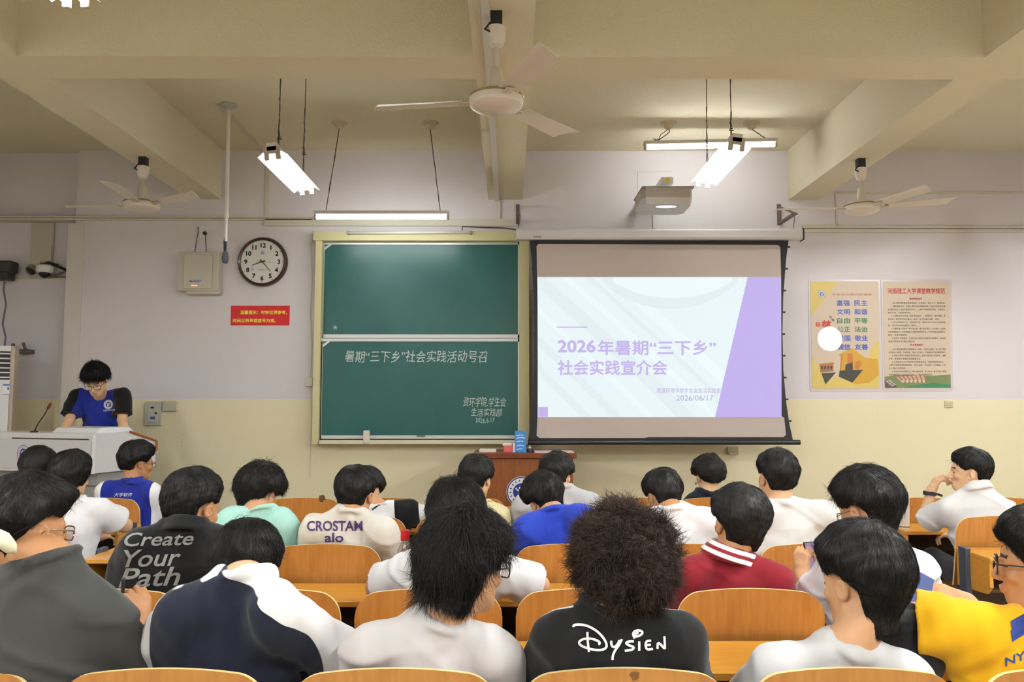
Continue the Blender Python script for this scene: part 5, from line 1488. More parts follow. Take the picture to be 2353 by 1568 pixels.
    def ring(z, r0, thick_):
        c0 = NB + ca * z
        def f(X, Y, Z):
            x, y, z_ = X - c0[0], Y - c0[1], Z - c0[2]
            a = x * cr[0] + y * cr[1] + z_ * cr[2]; b = x * cu_[0] + y * cu_[1] + z_ * cu_[2]; c = x * ca[0] + y * ca[1] + z_ * ca[2]
            return np.sqrt((np.sqrt(a * a + b * b) - r0) ** 2 + c * c) - thick_
        G.add(f, c0 - r0 - .02, c0 + r0 + .02, .008)
    if collar == 'crew':
        ring(-.008, rc - .004, .006); ring(-.016, rc + .000, .007)
    elif collar == 'polo':
        for z, r_ in ((.016, rc - .004), (.008, rc), (-.002, rc + .005), (-.012, rc + .010), (-.022, rc + .016)): ring(z, r_, .0055)
    elif collar == 'hood':
        for z, r_ in ((.02, rc), (.008, rc + .008), (-.008, rc + .018), (-.022, rc + .022)): ring(z, r_, .011)
    wv = waves(seed + 3, fold, wr, 7, (1, 1, .55)); wv2 = waves(seed + 7, fold * 2.3, wr * .45, 6, (1.4, 1, .5))
    rw = np.random.RandomState(seed + 50)
    cre = []
    for q in range(5):
        ang = rw.uniform(.5, 1.1) * (1 if q % 2 else -1); kk = 34 * (across * math.cos(ang) * .55 + up * math.sin(abs(ang)) * np.sign(ang)) * rw.uniform(.7, 1.3)
        cre.append((kk, rw.uniform(0, 6), rw.normal(size=3) * 9, rw.uniform(0, 6), rw.normal(size=3) * 7))
    def disp(X, Y, Z):
        d = wv(X, Y, Z) + wv2(X, Y, Z)
        for kk, p0, k2, p1, k3 in cre:
            ph = kk[0] * X + kk[1] * Y + kk[2] * Z + p0 + 1.3 * np.sin(k2[0] * X + k2[1] * Y + k2[2] * Z + p1)
            mk = np.clip(np.sin(k3[0] * X + k3[1] * Y + k3[2] * Z + p0 * 2) - .1, 0, 1)
            d = d - wr * 1.6 * mk * np.exp(-(np.sin(ph * .5) / .3) ** 2)
        return d
    G.plane(PV - up * .09, -up)
    v, qd = G.mesh(sh_h, .015, disp)
    cen = v[qd].mean(1); mats = shirt if isinstance(shirt, (list, tuple)) else [shirt]
    info = dict(N=N, NB=NB, up=up, across=across, fwd=fwd, SL=SL, SR=SR, A=A, ca=ca, cr=cr, cu=cu_, PV=PV)
    so = np_mesh(name_shirt, v, qd, mats, t)
    if zones:
        at = so.data.attributes.new('zone', 'FLOAT', 'POINT'); at.data.foreach_set('value', np.asarray(zones(v, info), dtype=np.float32))
    # ---- trousers and shoes
    T = Field(); T.ell(PV - np.array([0, -.0, .03]), (.17 * wid, .125, .10), None, .03)
    SHF = Field()
    for hip, k_, a_ in kn:
        T.cap(hip, k_, .084, .066, .04); T.cap(k_, a_ + (k_ - a_) * .06, .066, .055, .02, cut=(a_ + (k_ - a_) * .05, (a_ - k_) / np.linalg.norm(a_ - k_)))
        SHF.cap(a_ + np.array([0, -.02, -.03]), a_ + np.array([0, .14, -.05]), .045, .04, .02)
        SHF.plane((0, 0, a_[2] - .085), (0, 0, -1))
    v, qd = T.mesh(.014); np_mesh('trousers', v, qd, m_trou, t)
    for q, (hip, k_, a_) in enumerate(kn):
        SHF = Field(); SHF.cap(a_ + np.array([0, -.02, -.03]), a_ + np.array([0, .14, -.05]), .045, .04, .02).plane((0, 0, a_[2] - .088), (0, 0, -1))
        v, qd = SHF.mesh(.014); np_mesh('shoe', v, qd, m_shoe, t)
    if hair is not None:
        hk = dict(hair); hm = hk.pop('m', m_hair)
        hair_mesh('hair', H, R, hk.pop('t'), hm, t, s=hs, seed=seed, **hk)
    if glass is not None: glasses(H, R, hs, t, glass)
    info['shirt'] = so; info['thing'] = t; info['H'] = H; info['R'] = R
    return info

def print_on(info, name, geo, m, lift=.0025, edge=.012):
    """lay flat lettering, drawn where it is seen on the back, onto the shirt's surface"""
    me = info['shirt'].data; n = len(me.vertices); co = np.empty(n * 3, dtype=np.float32); me.vertices.foreach_get('co', co)
    bvh = BVHTree.FromPolygons([Vector(c) for c in co.reshape(-1, 3)], [tuple(p.vertices) for p in me.polygons])
    eye = cam.location.copy()
    bm = bmesh.new(); vs = [bm.verts.new(p) for p in geo.v]
    for f in geo.f:
        try: bm.faces.new([vs[i] for i in f])
        except ValueError: pass
    bmesh.ops.triangulate(bm, faces=bm.faces[:])
    for _ in range(4):
        es = [e for e in bm.edges if e.calc_length() > edge]
        if not es: break
        bmesh.ops.subdivide_edges(bm, edges=es, cuts=1); bmesh.ops.triangulate(bm, faces=[f for f in bm.faces if len(f.verts) > 3])
    for v in list(bm.verts):
        d = (v.co - eye).normalized(); hit = bvh.ray_cast(eye, d)
        if hit[0] is None: bm.verts.remove(v); continue
        v.co = hit[0] - d * lift
    me2 = bpy.data.meshes.new(name); bm.to_mesh(me2); bm.free(); me2.materials.append(m)
    o = bpy.data.objects.new(name, me2); COL.objects.link(o); o.parent = info['shirt']
    o.matrix_parent_inverse = parent_world(info['shirt']).inverted()
    return o
# ================================================================== THE PEOPLE IN THE PHOTO
def place_head(l, r, top, depth, yaw=0, pitch=12, roll=0, hs=1.0, dt=0.0, tmax=.06):
    """head centre and hair thickness from where the hair's outline stands at that depth"""
    R = rotm(yaw, pitch, roll); c = np.array([0, -.016, .042])
    a, b = P(l, top + 60, depth), P(r, top + 60, depth); half = (b.x - a.x) / 2; mid = (a.x + b.x) / 2
    def sup(t, ax): return np.linalg.norm(np.array([.077 + t, .098 + t, .086 + t + dt]) * (R.T @ ax)) * hs
    lo, hi = .004, tmax
    for _ in range(30):
        m = (lo + hi) / 2
        if sup(m, np.array([1, 0, 0])) < half - .0035: lo = m
        else: hi = m
    t = (lo + hi) / 2
    zt = P((l + r) / 2, top, depth).z; cc = R @ c * hs
    return np.array([mid - cc[0], depth - cc[1], zt - sup(t, np.array([0, 0, 1])) - cc[2] - .0035]), t
def seat(k, row, dy=.17, z=.555):
    dy += .07
    x = CX[k] if isinstance(k, int) else k
    return (x, DROW[row] + dy, z)
def quick(label, hb, hd, neck, nd, sl, sr, sd, shirt, pelvis, yaw=0, pitch=12, roll=0, hs=.95, hair=None, dt=0.0, tmax=.06, gap=-.015, pmax=32, **k):
    """hb: hair outline (left, right, top) in the photo frame at depth hd; neck: back of the collar; sl/sr: shoulder joints"""
    N = np.array(P(*neck, nd))
    for _ in range(40):          # bow the head until it clears the collar, and set it ahead of the neck
        H, t = place_head(*hb, hd, yaw, pitch, roll, hs, dt, tmax)
        g = H + rotm(yaw, pitch, roll) @ (np.array([0, -.03, -.05]) * hs) - N
        hd += .6 * (.072 + .09 * math.sin(math.radians(pitch)) - g[1])
        if g[2] < gap:
            if hs > .88: hs -= .01
            elif pitch < pmax: pitch += 1
    H, t = place_head(*hb, hd, yaw, pitch, roll, hs, dt, tmax)
    hk = dict(h=.006, n=2600, rad=.0008, L=.04); hk.update(hair or {}); hk['t'] = t; hk['top'] = t + dt; hk['nape'] = hk.get('nape', -.062) - .0012 * max(0, pitch - 10)
    if not hk.get('ears', True): hk['taper'] = False
    sdl, sdr = sd if isinstance(sd, tuple) else (sd, sd)
    return person(label, H, P(*neck, nd), P(*sl, sdl), P(*sr, sdr), shirt, pelvis=pelvis, yaw=yaw, pitch=pitch, roll=roll, hs=hs, hair=hk, **k)

f_char = fabric('shirt_charcoal', (62, 62, 60)); f_cream = fabric('band_cream', (226, 220, 188))
f_navy = fabric('shirt_navy', (32, 36, 58)); f_white = fabric('shirt_white', (220, 218, 219)); f_white2 = fabric('shirt_white_bright', (234, 233, 237))
f_offw = fabric('shirt_offwhite', (200, 194, 193)); f_black = fabric('shirt_black', (15, 15, 17)); f_lgrey = fabric('shirt_light_grey', (205, 204, 204))
f_yellow = fabric('shirt_yellow', (236, 178, 26)); f_red = fabric('shirt_dark_red', (128, 26, 38)); f_mint = fabric('shirt_mint', (172, 220, 208))
f_cremsh = fabric('shirt_cream', (214, 208, 197)); f_blue = fabric('shirt_bright_blue', (42, 66, 178)); f_pale = fabric('shirt_pale_grey', (208, 206, 203))
f_beige = fabric('shirt_beige', (228, 218, 170)); f_heath = fabric('shirt_heather', (192, 192, 195)); f_vest = fabric('vest_royal_blue', (36, 54, 170)); f_navy2 = fabric('shirt_navy_dark', (22, 25, 38))
m_print_grey = mat('print_grey', (142, 142, 140), .7); m_print_white = mat('print_white', (240, 240, 240), .7); m_print_purple = mat('print_purple', (74, 44, 96), .7); m_print_blue = mat('print_blue', (40, 62, 140), .7)
NEAR = dict(h=.0045, n=11000, rad=.0006, L=.05, lump=.004)
MIDR = dict(h=.005, n=6000, rad=.0007, L=.042)

# ---- nearest row
i1 = quick('person in a charcoal shirt and glasses looking right, in the nearest row', (-42, 172, 1080), 2.1, (94, 1250), 1.99, (-62, 1370), (212, 1368), (2.05, 2.04), f_char, (-1.24, 2.12, .555),
           yaw=30, pitch=4, pmax=10, skinm=SK2, hair=dict(NEAR, nape=-.09, side=.02), dt=-.01, glass=m_glass_fr2, wid=1.08, h=.0045, sleeve=.98, sleeve_r=(.072, .074), wr=.005,
           arms={'r': (P(338, 1545, 2.17), P(322, 1440, 2.36)), 'l': (None, None)},
           hands={'r': dict(d=(-.22, .30, .9), n=(.75, -.6, .1), side=1, curl=(40, 55, 40), thumb=(-.75, .1, .65))}, seed=11)
mb = MB(); mb.tube([P(-30, 1225, 1.93), P(5, 1240, 1.92), P(24, 1258, 1.93), P(33, 1269, 1.95)], [.02, .02, .016, .006], 8)
mb.build('cream_collar_tab', f_cream, i1['shirt'], smooth=True)
def z_raglan(c, I):
    x = np.abs((c - I['NB']) @ I['across']); z = (c - I['NB']) @ I['up']
    w = .064 + .15 * (1 - np.exp(-(np.clip(.006 - z, 0, 1) / .042) ** 1.2))
    return np.minimum(w - x, .014 - z)
tt_raglan = two_tone('cloth_white_navy', (222, 219, 219), (22, 25, 42)); tt_black = two_tone('cloth_black_white', (15, 15, 17), (238, 238, 238)); tt_red = two_tone('cloth_red_white', (128, 26, 38), (240, 236, 232))
tt_jersey = two_tone('cloth_white_black', (232, 232, 234), (16, 16, 20)); tt_vest = two_tone('cloth_blue_white', (32, 46, 145), (242, 242, 246)); tt_pres = two_tone('cloth_blue_black', (32, 46, 145), (15, 15, 18))
i2 = quick('person in a navy and white raglan top with bowed head, nearest row', (487, 653, 1187), 2.28, (566, 1305), 2.09, (412, 1385), (655, 1390), 2.07, tt_raglan, seat(-2, 'A', .19),
           yaw=10, pitch=30, roll=0, hair=dict(NEAR, nape=-.07, side=.012, L=.06), skinm=SK3, longsl=True, sleeve_r=(.076, .084), zones=z_raglan, wid=1.08, h=.005, wr=.006,
           arms={'r': (P(768, 1500, 2.2), P(690, 1560, 2.42)), 'l': (P(372, 1530, 2.2), P(420, 1560, 2.45))}, seed=12)
i3 = quick('person in a plain white shirt and glasses turned right, beside the black lettered sweatshirt', (958, 1182, 1158), 2.12, (1030, 1412), 2.03, (850, 1468), (1158, 1490), 2.05, f_offw, seat(-1, 'A', .18),
           yaw=46, pitch=6, hair=dict(NEAR, n=12000, taper=False, nape=-.105, side=.0, messy=.35, L=.085, gravity=.45, lift=.010, curl=.12, back=.004, lump=.006, low=.8), glass=m_glass_fr, wid=1.12, thick=1.1, h=.005, wr=.005, sleeve_r=(.072, .08), seed=13)
def z_stripes(c, I):
    q = c - I['NB']; hw = np.linalg.norm(I['SR'] - I['SL']) / 2; x = np.abs(q @ I['across']) ; z = q @ I['up']; f = q @ I['fwd']
    return np.minimum(np.maximum(.006 - np.abs(f + .02), .006 - np.abs(f - .006)), np.minimum(x - hw * .62, z + .2))
i4 = quick('person in a black sweatshirt with large white lettering across the back', (1328, 1536, 1165), 2.08, (1405, 1378), 2.0, (1278, 1452), (1565, 1448), 2.03, tt_black, seat(1, 'A', .17),
           yaw=-8, pitch=6, tmax=.075, hair=dict(NEAR, n=17000, rad=.0007, nape=-.125, side=-.05, L=.065, gravity=.15, lift=.007, curl=.45, lump=.013, m=m_hairb, ears=False, stick=.05, low=.8), collar='crew', wid=1.14, thick=1.1, h=.006, longsl=True, wr=.004, sleeve_r=(.078, .088), seed=14,
           zones=z_stripes)
i5 = quick('person in a light grey shirt looking left, between the sweatshirt and the yellow shirt', (1868, 2088, 1190), 2.12, (1985, 1476), 2.02, (1788, 1520), (2105, 1540), 2.05, f_lgrey, seat(2, 'A', .18),
           yaw=-28, pitch=6, roll=-2, hair=dict(NEAR, nape=-.145, side=.012, L=.055, gravity=.35, lift=.003, lump=.003), skinm=SK1, wid=1.16, thick=1.1, h=.0045, wr=.005, sleeve_r=(.074, .082), seed=15)
i6 = quick('person in a yellow shirt with glasses leaning left over a phone, right edge', (2286, 2516, 1152), 2.08, (2405, 1398), 2.0, (2238, 1425), (2520, 1450), (2.1, 1.98), f_yellow, (1.36, 2.1, .555),
           yaw=-58, pitch=2, skinm=SK2, hair=dict(NEAR, nape=-.12, side=-.015, fringe=.05, L=.045), glass=m_glass_fr, wid=1.15, thick=1.1, h=.0045, wr=.006, sleeve=.72, sleeve_r=(.082, .092),
           arms={'l': (P(2066, 1432, 2.2), P(2122, 1402, 2.42)), 'r': (P(2300, 1480, 2.35), P(2222, 1385, 2.5))},
           hands={'r': dict(d=(-.85, .3, .35), n=(.1, -.5, .8), side=-1, curl=(20, 30, 20)), 'l': dict(d=(.35, .8, .3), n=(-.6, -.1, .6), side=-1, curl=(35, 45, 30))}, seed=16)
# ---- second row
i7 = quick('person in a black shirt with grey slanted lettering, second row on the left', (377, 513, 1070), 2.93, (428, 1196), 2.84, (322, 1236), (525, 1238), 2.86, f_black, seat(-3, 'B', .18), skinm=SK2,
           yaw=24, pitch=14, hair=dict(MIDR, nape=-.085, low=.35, fade=.005), collar='polo', wid=1.12, thick=1.05, h=.006, wr=.004, sleeve=.8, sleeve_r=(.07, .08), seed=17)
i8 = quick('person in a white shirt leaning with elbows spread wide on the desk', (977, 1118, 1094), 3.06, (1045, 1225), 2.93, (955, 1285), (1150, 1290), 2.95, f_white, seat(-1, 'B', .2),
           yaw=6, pitch=26, hair=dict(MIDR, nape=-.10, side=-.03, messy=.3, L=.07, gravity=.4, low=.6), wid=1.02, h=.006, sleeve=.82, sleeve_r=(.07, .085),
           arms={'l': (P(866, 1350, 3.06), P(930, 1350, 3.3)), 'r': (P(1238, 1348, 3.06), P(1180, 1345, 3.3))}, seed=18)
def z_redpolo(c, I):
    q = c - I['NB']; a = q @ I['ca']; r = np.sqrt((q @ I['cr']) ** 2 + (q @ I['cu']) ** 2)
    return np.minimum(np.maximum(.007 - np.abs(a - .013), .007 - np.abs(a + .014)), .10 - r)
i9 = quick('person in a dark red polo shirt with a white striped collar', (1628, 1770, 1106), 2.93, (1678, 1256), 2.85, (1582, 1312), (1785, 1322), 2.88, tt_red, seat(2, 'B', .17), skinm=SK2,
           yaw=-6, pitch=8, roll=4, hair=dict(MIDR, nape=-.10, low=.4, fade=.008, L=.03, lift=.004), collar='polo', zones=z_redpolo, wid=1.16, thick=1.1, h=.006, sleeve=.75, sleeve_r=(.072, .082), seed=19)
i10 = quick('person in a white shirt and glasses holding a phone up, second row on the right', (1912, 2070, 1065), 3.02, (2020, 1228), 2.92, (1915, 1285), (2118, 1290), 2.93, f_white2, seat(3, 'B', .18),
            yaw=-26, pitch=20, hair=dict(MIDR, nape=-.09, side=.0, L=.05, messy=.2, lift=.005), glass=m_glass_fr2, wid=1.08, h=.0045, sleeve=1.0, sleeve_r=(.07, .075),
            arms={'l': (P(1868, 1372, 3.02), P(1842, 1322, 3.16)), 'r': (None, None)},
            hands={'l': dict(d=(.12, .25, .9), n=(-.7, -.6, .2), side=-1, curl=(45, 60, 45), thumb=(.6, .2, .7), s=1.0)}, seed=20)
# ---- third row
i11 = quick('person in a mint green shirt, third row on the left', (538, 661, 1058), 3.78, (592, 1156), 3.7, (528, 1185), (655, 1192), 3.74, f_mint, (-1.2, 3.82, .555),
            yaw=16, pitch=16, hair=dict(n=4180, rad=.0008, nape=-.085, side=.0, L=.05, messy=.3, lift=.006), h=.007, wid=1.0, sleeve=.8, sleeve_r=(.075, .095), seed=21)
i12 = quick('person in a cream shirt with purple lettering, third row', (766, 866, 1066), 3.8, (808, 1164), 3.68, (722, 1206), (886, 1210), 3.7, f_cremsh, seat(-2, 'C', .17), skinm=SK2,
            yaw=8, pitch=16, hair=dict(n=4180, rad=.0008, nape=-.07, L=.045), h=.006, wid=1.16, thick=1.05, sleeve=.9, sleeve_r=(.078, .092), wr=.005, seed=22)
i13 = quick('person in a bright blue shirt bending forward with the head low', (1193, 1302, 1078), 3.96, (1268, 1160), 3.78, (1205, 1205), (1338, 1178), 3.76, f_blue, seat(1, 'C', .19),
            yaw=-14, pitch=34, roll=-16, hair=dict(n=4180, rad=.0008, nape=-.06, L=.05), h=.007, wid=1.12, thick=1.1, sleeve=.85, sleeve_r=(.076, .088), seed=23)
i14 = quick('person in a bright white shirt directly behind the red polo, to its left', (1473, 1571, 1072), 3.8, (1545, 1160), 3.7, (1492, 1188), (1640, 1188), 3.72, f_white2, seat(2, 'C', .17), skinm=SK2,
            yaw=-16, pitch=14, hair=dict(n=4180, rad=.0008, nape=-.075, L=.045), h=.007, wid=1.14, thick=1.05, sleeve=.85, seed=24)
i15 = quick('broad person in a pale grey shirt with a hand at the chin, third row', (1738, 1836, 1027), 3.78, (1795, 1136), 3.7, (1755, 1172), (1895, 1172), 3.72, f_pale, (1.3, 3.79, .555),
            yaw=-6, pitch=6, hair=dict(n=4180, rad=.0008, nape=-.08, L=.045), h=.006, wid=1.22, thick=1.1, sleeve=.85, sleeve_r=(.08, .092),
            arms={'l': (P(1740, 1240, 3.95), P(1762, 1150, 3.92)), 'r': (None, None)}, hands={'l': dict(d=(.35, .1, .8), n=(-.5, -.8, .2), side=-1, curl=(50, 60, 45))}, seed=25)
# ---- fourth row
i16 = quick('person in a white shirt with one elbow on the left side desk', (119, 208, 1031), 4.68, (160, 1137), 4.6, (112, 1165), (238, 1160), (4.62, 4.66), f_white2, (-2.55, 4.66, .5), skinm=SK3,
            yaw=22, pitch=10, hair=dict(n=3040, rad=.0008, nape=-.115, side=-.10, L=.06, gravity=.5, ears=False, lump=.003, low=.9), h=.007, wid=.92, sleeve=.62, sleeve_r=(.068, .098), collar='polo',
            arms={'r': (P(287, 1208, 4.82), P(230, 1200, 5.05)), 'l': (None, None)}, seed=26)
def z_jersey(c, I):
    x = np.abs((c - I['NB']) @ I['across']); return np.minimum(x - .10, .24 - x)
i17 = quick('person slumped forward on the desk in a black and white jersey, fourth row', (800, 887, 1069), 4.9, (868, 1150), 4.66, (800, 1178), (945, 1164), (4.68, 4.7), tt_jersey, seat(-2, 'D', .2),
            yaw=14, pitch=45, hair=dict(n=2090, rad=.0008, nape=-.06), zones=z_jersey, h=.007, wid=1.1, longsl=True, sleeve_r=(.074, .07), arms={'r': (P(982, 1192, 4.82), P(950, 1195, 5.05)), 'l': (None, None)}, seed=27)
i18 = quick('person in a beige shirt, left of the crest on the teacher desk', (1051, 1139, 1041), 4.66, (1098, 1143), 4.58, (1040, 1172), (1152, 1178), 4.6, f_beige, seat(-1, 'D', .17), skinm=SK3,
            yaw=20, pitch=12, hair=dict(n=2280, rad=.0008, nape=-.065, side=-.01, fade=.005, L=.04), h=.007, wid=1.02, sleeve=.8, seed=28)
i19 = quick('person in a heather grey shirt in front of the teacher desk, fourth row', (1236, 1323, 1034), 4.66, (1290, 1110), 4.58, (1205, 1150), (1362, 1150), 4.6, f_heath, seat(1, 'D', .17), skinm=SK3,
            yaw=12, pitch=14, hair=dict(n=2280, rad=.0008, nape=-.07, side=-.01, fade=.004, L=.04), h=.007, wid=1.14, thick=1.0, sleeve=.8, sleeve_r=(.076, .086), seed=29)
i20 = quick('person in a white polo shirt with a hand at the mouth, looking left', (2184, 2279, 1026), 4.7, (2246, 1102), 4.64, (2172, 1158), (2306, 1160), (4.7, 4.62), f_white, (2.78, 4.68, .5), skinm=SK3,
            yaw=-72, pitch=-2, hair=dict(n=3040, rad=.0008, nape=-.085, side=.0, L=.05), h=.005, wid=1.02, collar='polo', sleeve=.92, sleeve_r=(.07, .082),
            arms={'l': (P(2128, 1196, 4.86), P(2138, 1132, 4.84)), 'r': (None, None)}, hands={'l': dict(d=(.45, 0, .8), n=(-.75, 0, .45), side=-1, curl=(30, 50, 40), s=1.05)}, seed=30)
mb = MB(); c0 = P(2136, 1134, 4.84); M = Matrix.Translation(c0) @ Vector((.1, 0, 1)).to_track_quat('Z', 'Y').to_matrix().to_4x4()
mb.lathe([(.034, -.011), (.036, -.011), (.036, .011), (.034, .011), (.034, -.011)], 20, M)
mb.build('wrist_band', m_black, i20['thing'], smooth=30)
mb = MB(); stroke(mb, [P(2144, 1134, 4.80), P(2156, 1137, 4.79), P(2166, 1140, 4.79)], .014, (0, -1, 0)); mb.build('band_strap', m_black, i20['thing'], fix=False)
# ---- front row
i21 = quick('mostly hidden person just below the podium crest, beside the white shirt', (50, 126, 1022), 5.58, (85, 1112), 5.5, (28, 1140), (142, 1140), 5.52, f_black, (-3.24, 5.54, .555),
            yaw=10, pitch=16, hair=dict(n=1710, rad=.0008, nape=-.09, side=-.05, ears=False, low=.8), h=.009, seed=31)
def z_vest(c, I):
    x = np.abs((c - I['NB']) @ I['across']); return x - .165
i22 = quick('person in a royal blue vest over a white shirt with glasses, front row left', (271, 357, 1009), 5.58, (296, 1094), 5.48, (240, 1120), (352, 1122), 5.5, tt_vest, (-2.6, 5.54, .5), skinm=SK2,
            yaw=48, pitch=6, hair=dict(n=2660, rad=.0008, nape=-.06, side=-.015, fade=.004, L=.045), glass=m_glass_fr2, h=.007, wid=1.1, collar='polo', zones=z_vest, longsl=True, sleeve_r=(.07, .078), seed=32)
i23 = quick('person in a navy shirt in the front row, ahead of the red polo', (1588, 1669, 1041), 5.55, (1628, 1121), 5.47, (1590, 1148), (1672, 1148), 5.49, f_navy2, seat(3, 'E', .17), skinm=SK3,
            yaw=-10, pitch=10, hair=dict(n=2470, rad=.0008, nape=-.05, side=-.02, L=.035, curl=.4, lift=.008, lump=.006), h=.007, wid=1.0, sleeve=.8, seed=33)
mb = MB(); e = P(1599, 1110, 5.50); mb.lathe([(.004, -.012), (.007, -.004), (.004, .006)], 10, Matrix.Translation(e)); mb.build('earring', m_glass_fr2, i23['thing'], smooth=True)
# ---- the presenter
def z_pres(c, I):
    x = np.abs((c - I['NB']) @ I['across']); return x - .155
H, t_ = place_head(187, 249, 830, 6.85, 168, 34, 4, 1.0)
PY = 7.08
for _p in [o for o in bpy.data.objects if o.name.startswith('person')]: _p['group'] = 'people seated in the rows'
i24 = person('person in a royal blue vest with black sleeves and glasses reading at the white podium', H, P(238, 896, PY + .06), P(283, 907, PY - .02), P(176, 911, PY), tt_pres,
             skinm=SK3, pelvis=(P(235, 1000, PY).x, 7.22, 1.06), hair=dict(t=t_, h=.005, n=4940, rad=.0008, L=.06, nape=-.06, side=.0, fringe=.035, messy=.35, lift=.006), yaw=168, pitch=34, roll=4, zones=z_pres, collar='polo', sleeve=.80, h=.005,
             sleeve_r=(.072, .084), wid=1.05, glass=m_glass_fr, standing=True, neck_r=.056, wr=.006, seed=34,
             arms={'l': (P(281, 966, PY - .1), P(287, 1004, PY - .26)), 'r': (P(160, 966, PY - .12), P(141, 1003, PY - .26))}, hands={'l': dict(n=(0, .3, 1), d=(0, -.9, -.1), curl=(8, 12, 8)), 'r': dict(n=(0, .3, 1), d=(.1, -.9, -.1), curl=(8, 12, 8))})

# ------------------------------------------------------------------ lettering on clothing
def geo_text(rows, d, m=None, **kw):
    """rows: (text, left px, baseline px, width px, height px, rise px)"""
    mb = MB()
    for s, x, y, w, hgt, rise in rows:
        o = P(x, y, d); q = P(x + w, y - rise, d); u = P(x, y - hgt, d)
        text_on(mb, s, o, q - o, Vector((0, 0, 1)), (u - o).length, fit=(q - o).length, height=(u - o).length, res=3, **kw)
    return mb
for g in ([('Create', 285, 1256, 160, 32, 4)], [('Your', 283, 1304, 132, 40, 5)], [('Path', 272, 1350, 142, 44, 5)]): print_on(i7, 'lettering', geo_text(g, 2.6, off=.012, shear=.28), m_print_grey)
for g in ([('CROSTAM', 705, 1220, 128, 24, 0)], [('alo', 746, 1246, 43, 22, 0)]): print_on(i12, 'lettering', geo_text(g, 3.4, off=.022), m_print_purple)
def crop_stroke(pts, w, d, sc=850 / 2353.0, ox=750, oy=1140):
    P3 = [P(ox + x * sc, oy + y * sc, d) for x, y in pts]
    # smooth the hand drawn line
    for _ in range(2):
        Q = [P3[0]]
        for a, b in zip(P3[:-1], P3[1:]): Q += [a * .75 + b * .25, a * .25 + b * .75]
        P3 = Q + [P3[-1]]
    return P3
mb = MB(); dd = 1.75; wpx = 13 * 850 / 2353.0 / (FPX / 1.95)
for pts in ([(1572, 836), (1572, 822), (1610, 818), (1660, 826), (1720, 858), (1765, 905), (1786, 950), (1775, 974), (1735, 984), (1680, 976), (1625, 958), (1602, 935), (1625, 912), (1680, 906), (1728, 922), (1742, 938), (1730, 946)],
            [(1660, 866), (1662, 930), (1670, 994)],
            [(1812, 922), (1812, 950), (1828, 966), (1850, 950), (1866, 918)], [(1880, 912), (1862, 950), (1835, 985), (1822, 1015), (1820, 1044)],
            [(1956, 926), (1922, 926), (1902, 938), (1925, 952), (1958, 962), (1948, 980), (1898, 986)],
            [(1990, 926), (1990, 986)], [(1962, 908), (1948, 880), (1962, 858), (2000, 856), (2014, 872), (1995, 890), (1966, 896), (1960, 884), (1985, 868)],
            [(2066, 922), (2030, 924), (2032, 980), (2078, 974)], [(2032, 950), (2064, 948)],
            [(2106, 974), (2108, 926), (2150, 972), (2154, 972), (2150, 894)]):
    stroke(mb, crop_stroke(pts, 13, dd), wpx, (0, -1, 0))
print_on(i4, 'lettering', mb, m_print_white, edge=.01)
g = geo_text([('大学软件', 262, 1141, 42, 9, 0)], 5.3, shear=.2); print_on(i22, 'lettering', g, m_print_white, edge=.03)
mb = MB()
for a, b in ((0, 16), (22, 38)):
    pts = [(2322 + 0, 1428 + a), (2365, 1404 + a), (2365, 1404 + b + 8), (2326, 1428 + b + 10)]
    poly(mb, [P(x, y, 1.75) for x, y in pts])
print_on(i6, 'stripe_print', mb, m_print_blue, edge=.012)
g = geo_text([('NYK', 2310, 1532, 70, 20, 26)], 1.75, off=.02); print_on(i6, 'lettering', g, m_print_blue, edge=.012)
mb = MB()
for k in range(9): stroke(mb, [P(855 + 3.2 * k, 1172 - 2.2 * k, 4.3), P(864 + 3.2 * k, 1166 - 3.4 * k, 4.3)], .007, (0, -1, 0))
print_on(i17, 'ink_print', mb, m_ink, edge=.03)
# presenter: crest, zip, pocket lettering - laid on from the front
mb = MB(); N_ = Vector((0, -1, 0)); cpx = P(249, 930, 6.6)
emblem(mb, cpx, 10.5 / (FPX / 6.95), 1, 0)
me_faces = list(zip(mb.f, mb.mi))
white = MB(); white.v = mb.v; white.f = [f for f, m in me_faces if m == 0]; white.mi = [0] * len(white.f)
ring = MB(); ring.v = mb.v; ring.f = [f for f, m in me_faces if m == 1]; ring.mi = [0] * len(ring.f)
w0 = MB(); w0.v = mb.v; w0.f = white.f[:1]; w0.mi = [0]; w1 = MB(); w1.v = mb.v; w1.f = white.f[1:]; w1.mi = [0] * len(w1.f)
print_on(i24, 'crest', w0, m_print_white, .003, .01); print_on(i24, 'crest_ring', ring, mat('crest_navy', (30, 38, 110), .6), .006, .01); print_on(i24, 'crest_mark', w1, m_print_white, .009, .02)
g = geo_text([('中国科技志愿者', 237, 946, 27, 4.5, 2)], 6.6); print_on(i24, 'lettering', g, m_print_white, edge=.02)
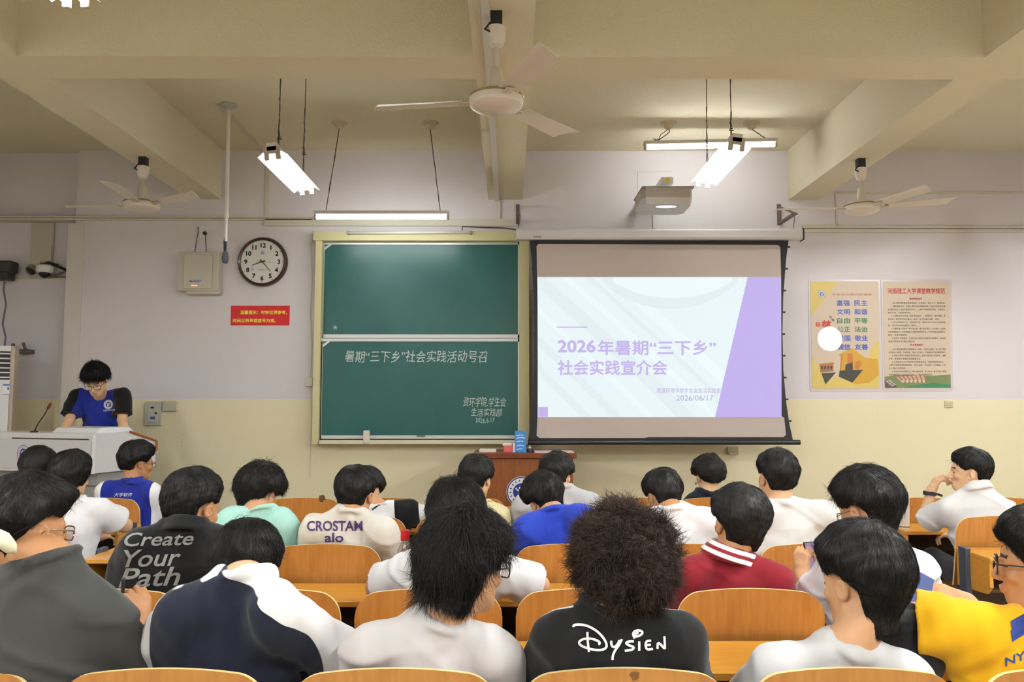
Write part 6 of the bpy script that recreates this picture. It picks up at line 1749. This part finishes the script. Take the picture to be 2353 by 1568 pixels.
mb = MB(); disc(mb, P(227, 909, 6.6), .005, 0, 10); stroke(mb, [P(227, 911, 6.6), P(227, 917, 6.6)], .005, (0, -1, 0)); print_on(i24, 'zip_pull', mb, mat('zip_metal', (200, 200, 205), .3, metal=.6), .004)

# ------------------------------------------------------------------ things held
def phone(label, c, xd, yd, scr, w=.072, hh=.15, scol=(120, 140, 210), case=m_black, emit=.9):
    xd = Vector(xd).normalized(); yd = (Vector(yd) - xd * Vector(yd).dot(xd)).normalized(); n = xd.cross(yd)
    M = Matrix((( xd.x, yd.x, n.x, c[0]), (xd.y, yd.y, n.y, c[1]), (xd.z, yd.z, n.z, c[2]), (0, 0, 0, 1)))
    t = thing('phone', label, 'phone', c)
    MB().box(-w / 2, w / 2, -hh / 2, hh / 2, -.0045, .0045, M=M, bev=.003).build('phone_body', case, t)
    MB().box(-w / 2 + .003, w / 2 - .003, -hh / 2 + .004, hh / 2 - .004, .0045, .005, M=M).build('screen', mat(scr, (20, 20, 24), .2, emit=emit, ecolor=scol), t)
    return t
phone('phone in the hand of the person in the charcoal shirt', P(281, 1390, 2.42), (.35, -.8, .1), (-.1, .25, .95), 'phone_screen_teal', scol=(60, 110, 170))
phone('phone with a pinkish screen held by the person in glasses, second row', P(1872, 1290, 3.2), (.95, .3, .0), (0.05, .3, .95), 'phone_screen_pink', scol=(206, 180, 226), emit=.5)
phone('phone in a violet case held by the person in yellow', P(2108, 1374, 2.44), (.85, .1, -.45), (.40, .35, .85), 'phone_screen_blue', w=.085, hh=.16, scol=(104, 124, 190), case=mat('phone_case_violet', (206, 180, 232), .4), emit=.75)
# dark bag on the seat between the grey and the yellow shirts
bm = Field(); bc = V3(P(2085, 1490, 2.2)); bm.ell(bc, (.10, .09, .12), None, .02).ell(bc + np.array([-.05, .03, .06]), (.07, .07, .07), None, .04).cap(bc + np.array([-.06, -.06, .09]), bc + np.array([.05, -.07, .10]), .02, .02, .02)
v, q = bm.mesh(.008, .02, waves(4, 50, .004)); bag = np_mesh('bag', v, q, fabric('bag_black', (26, 26, 28)), None)
tag(bag, 'dark bag wedged between the light grey shirt and the yellow shirt', 'bag')
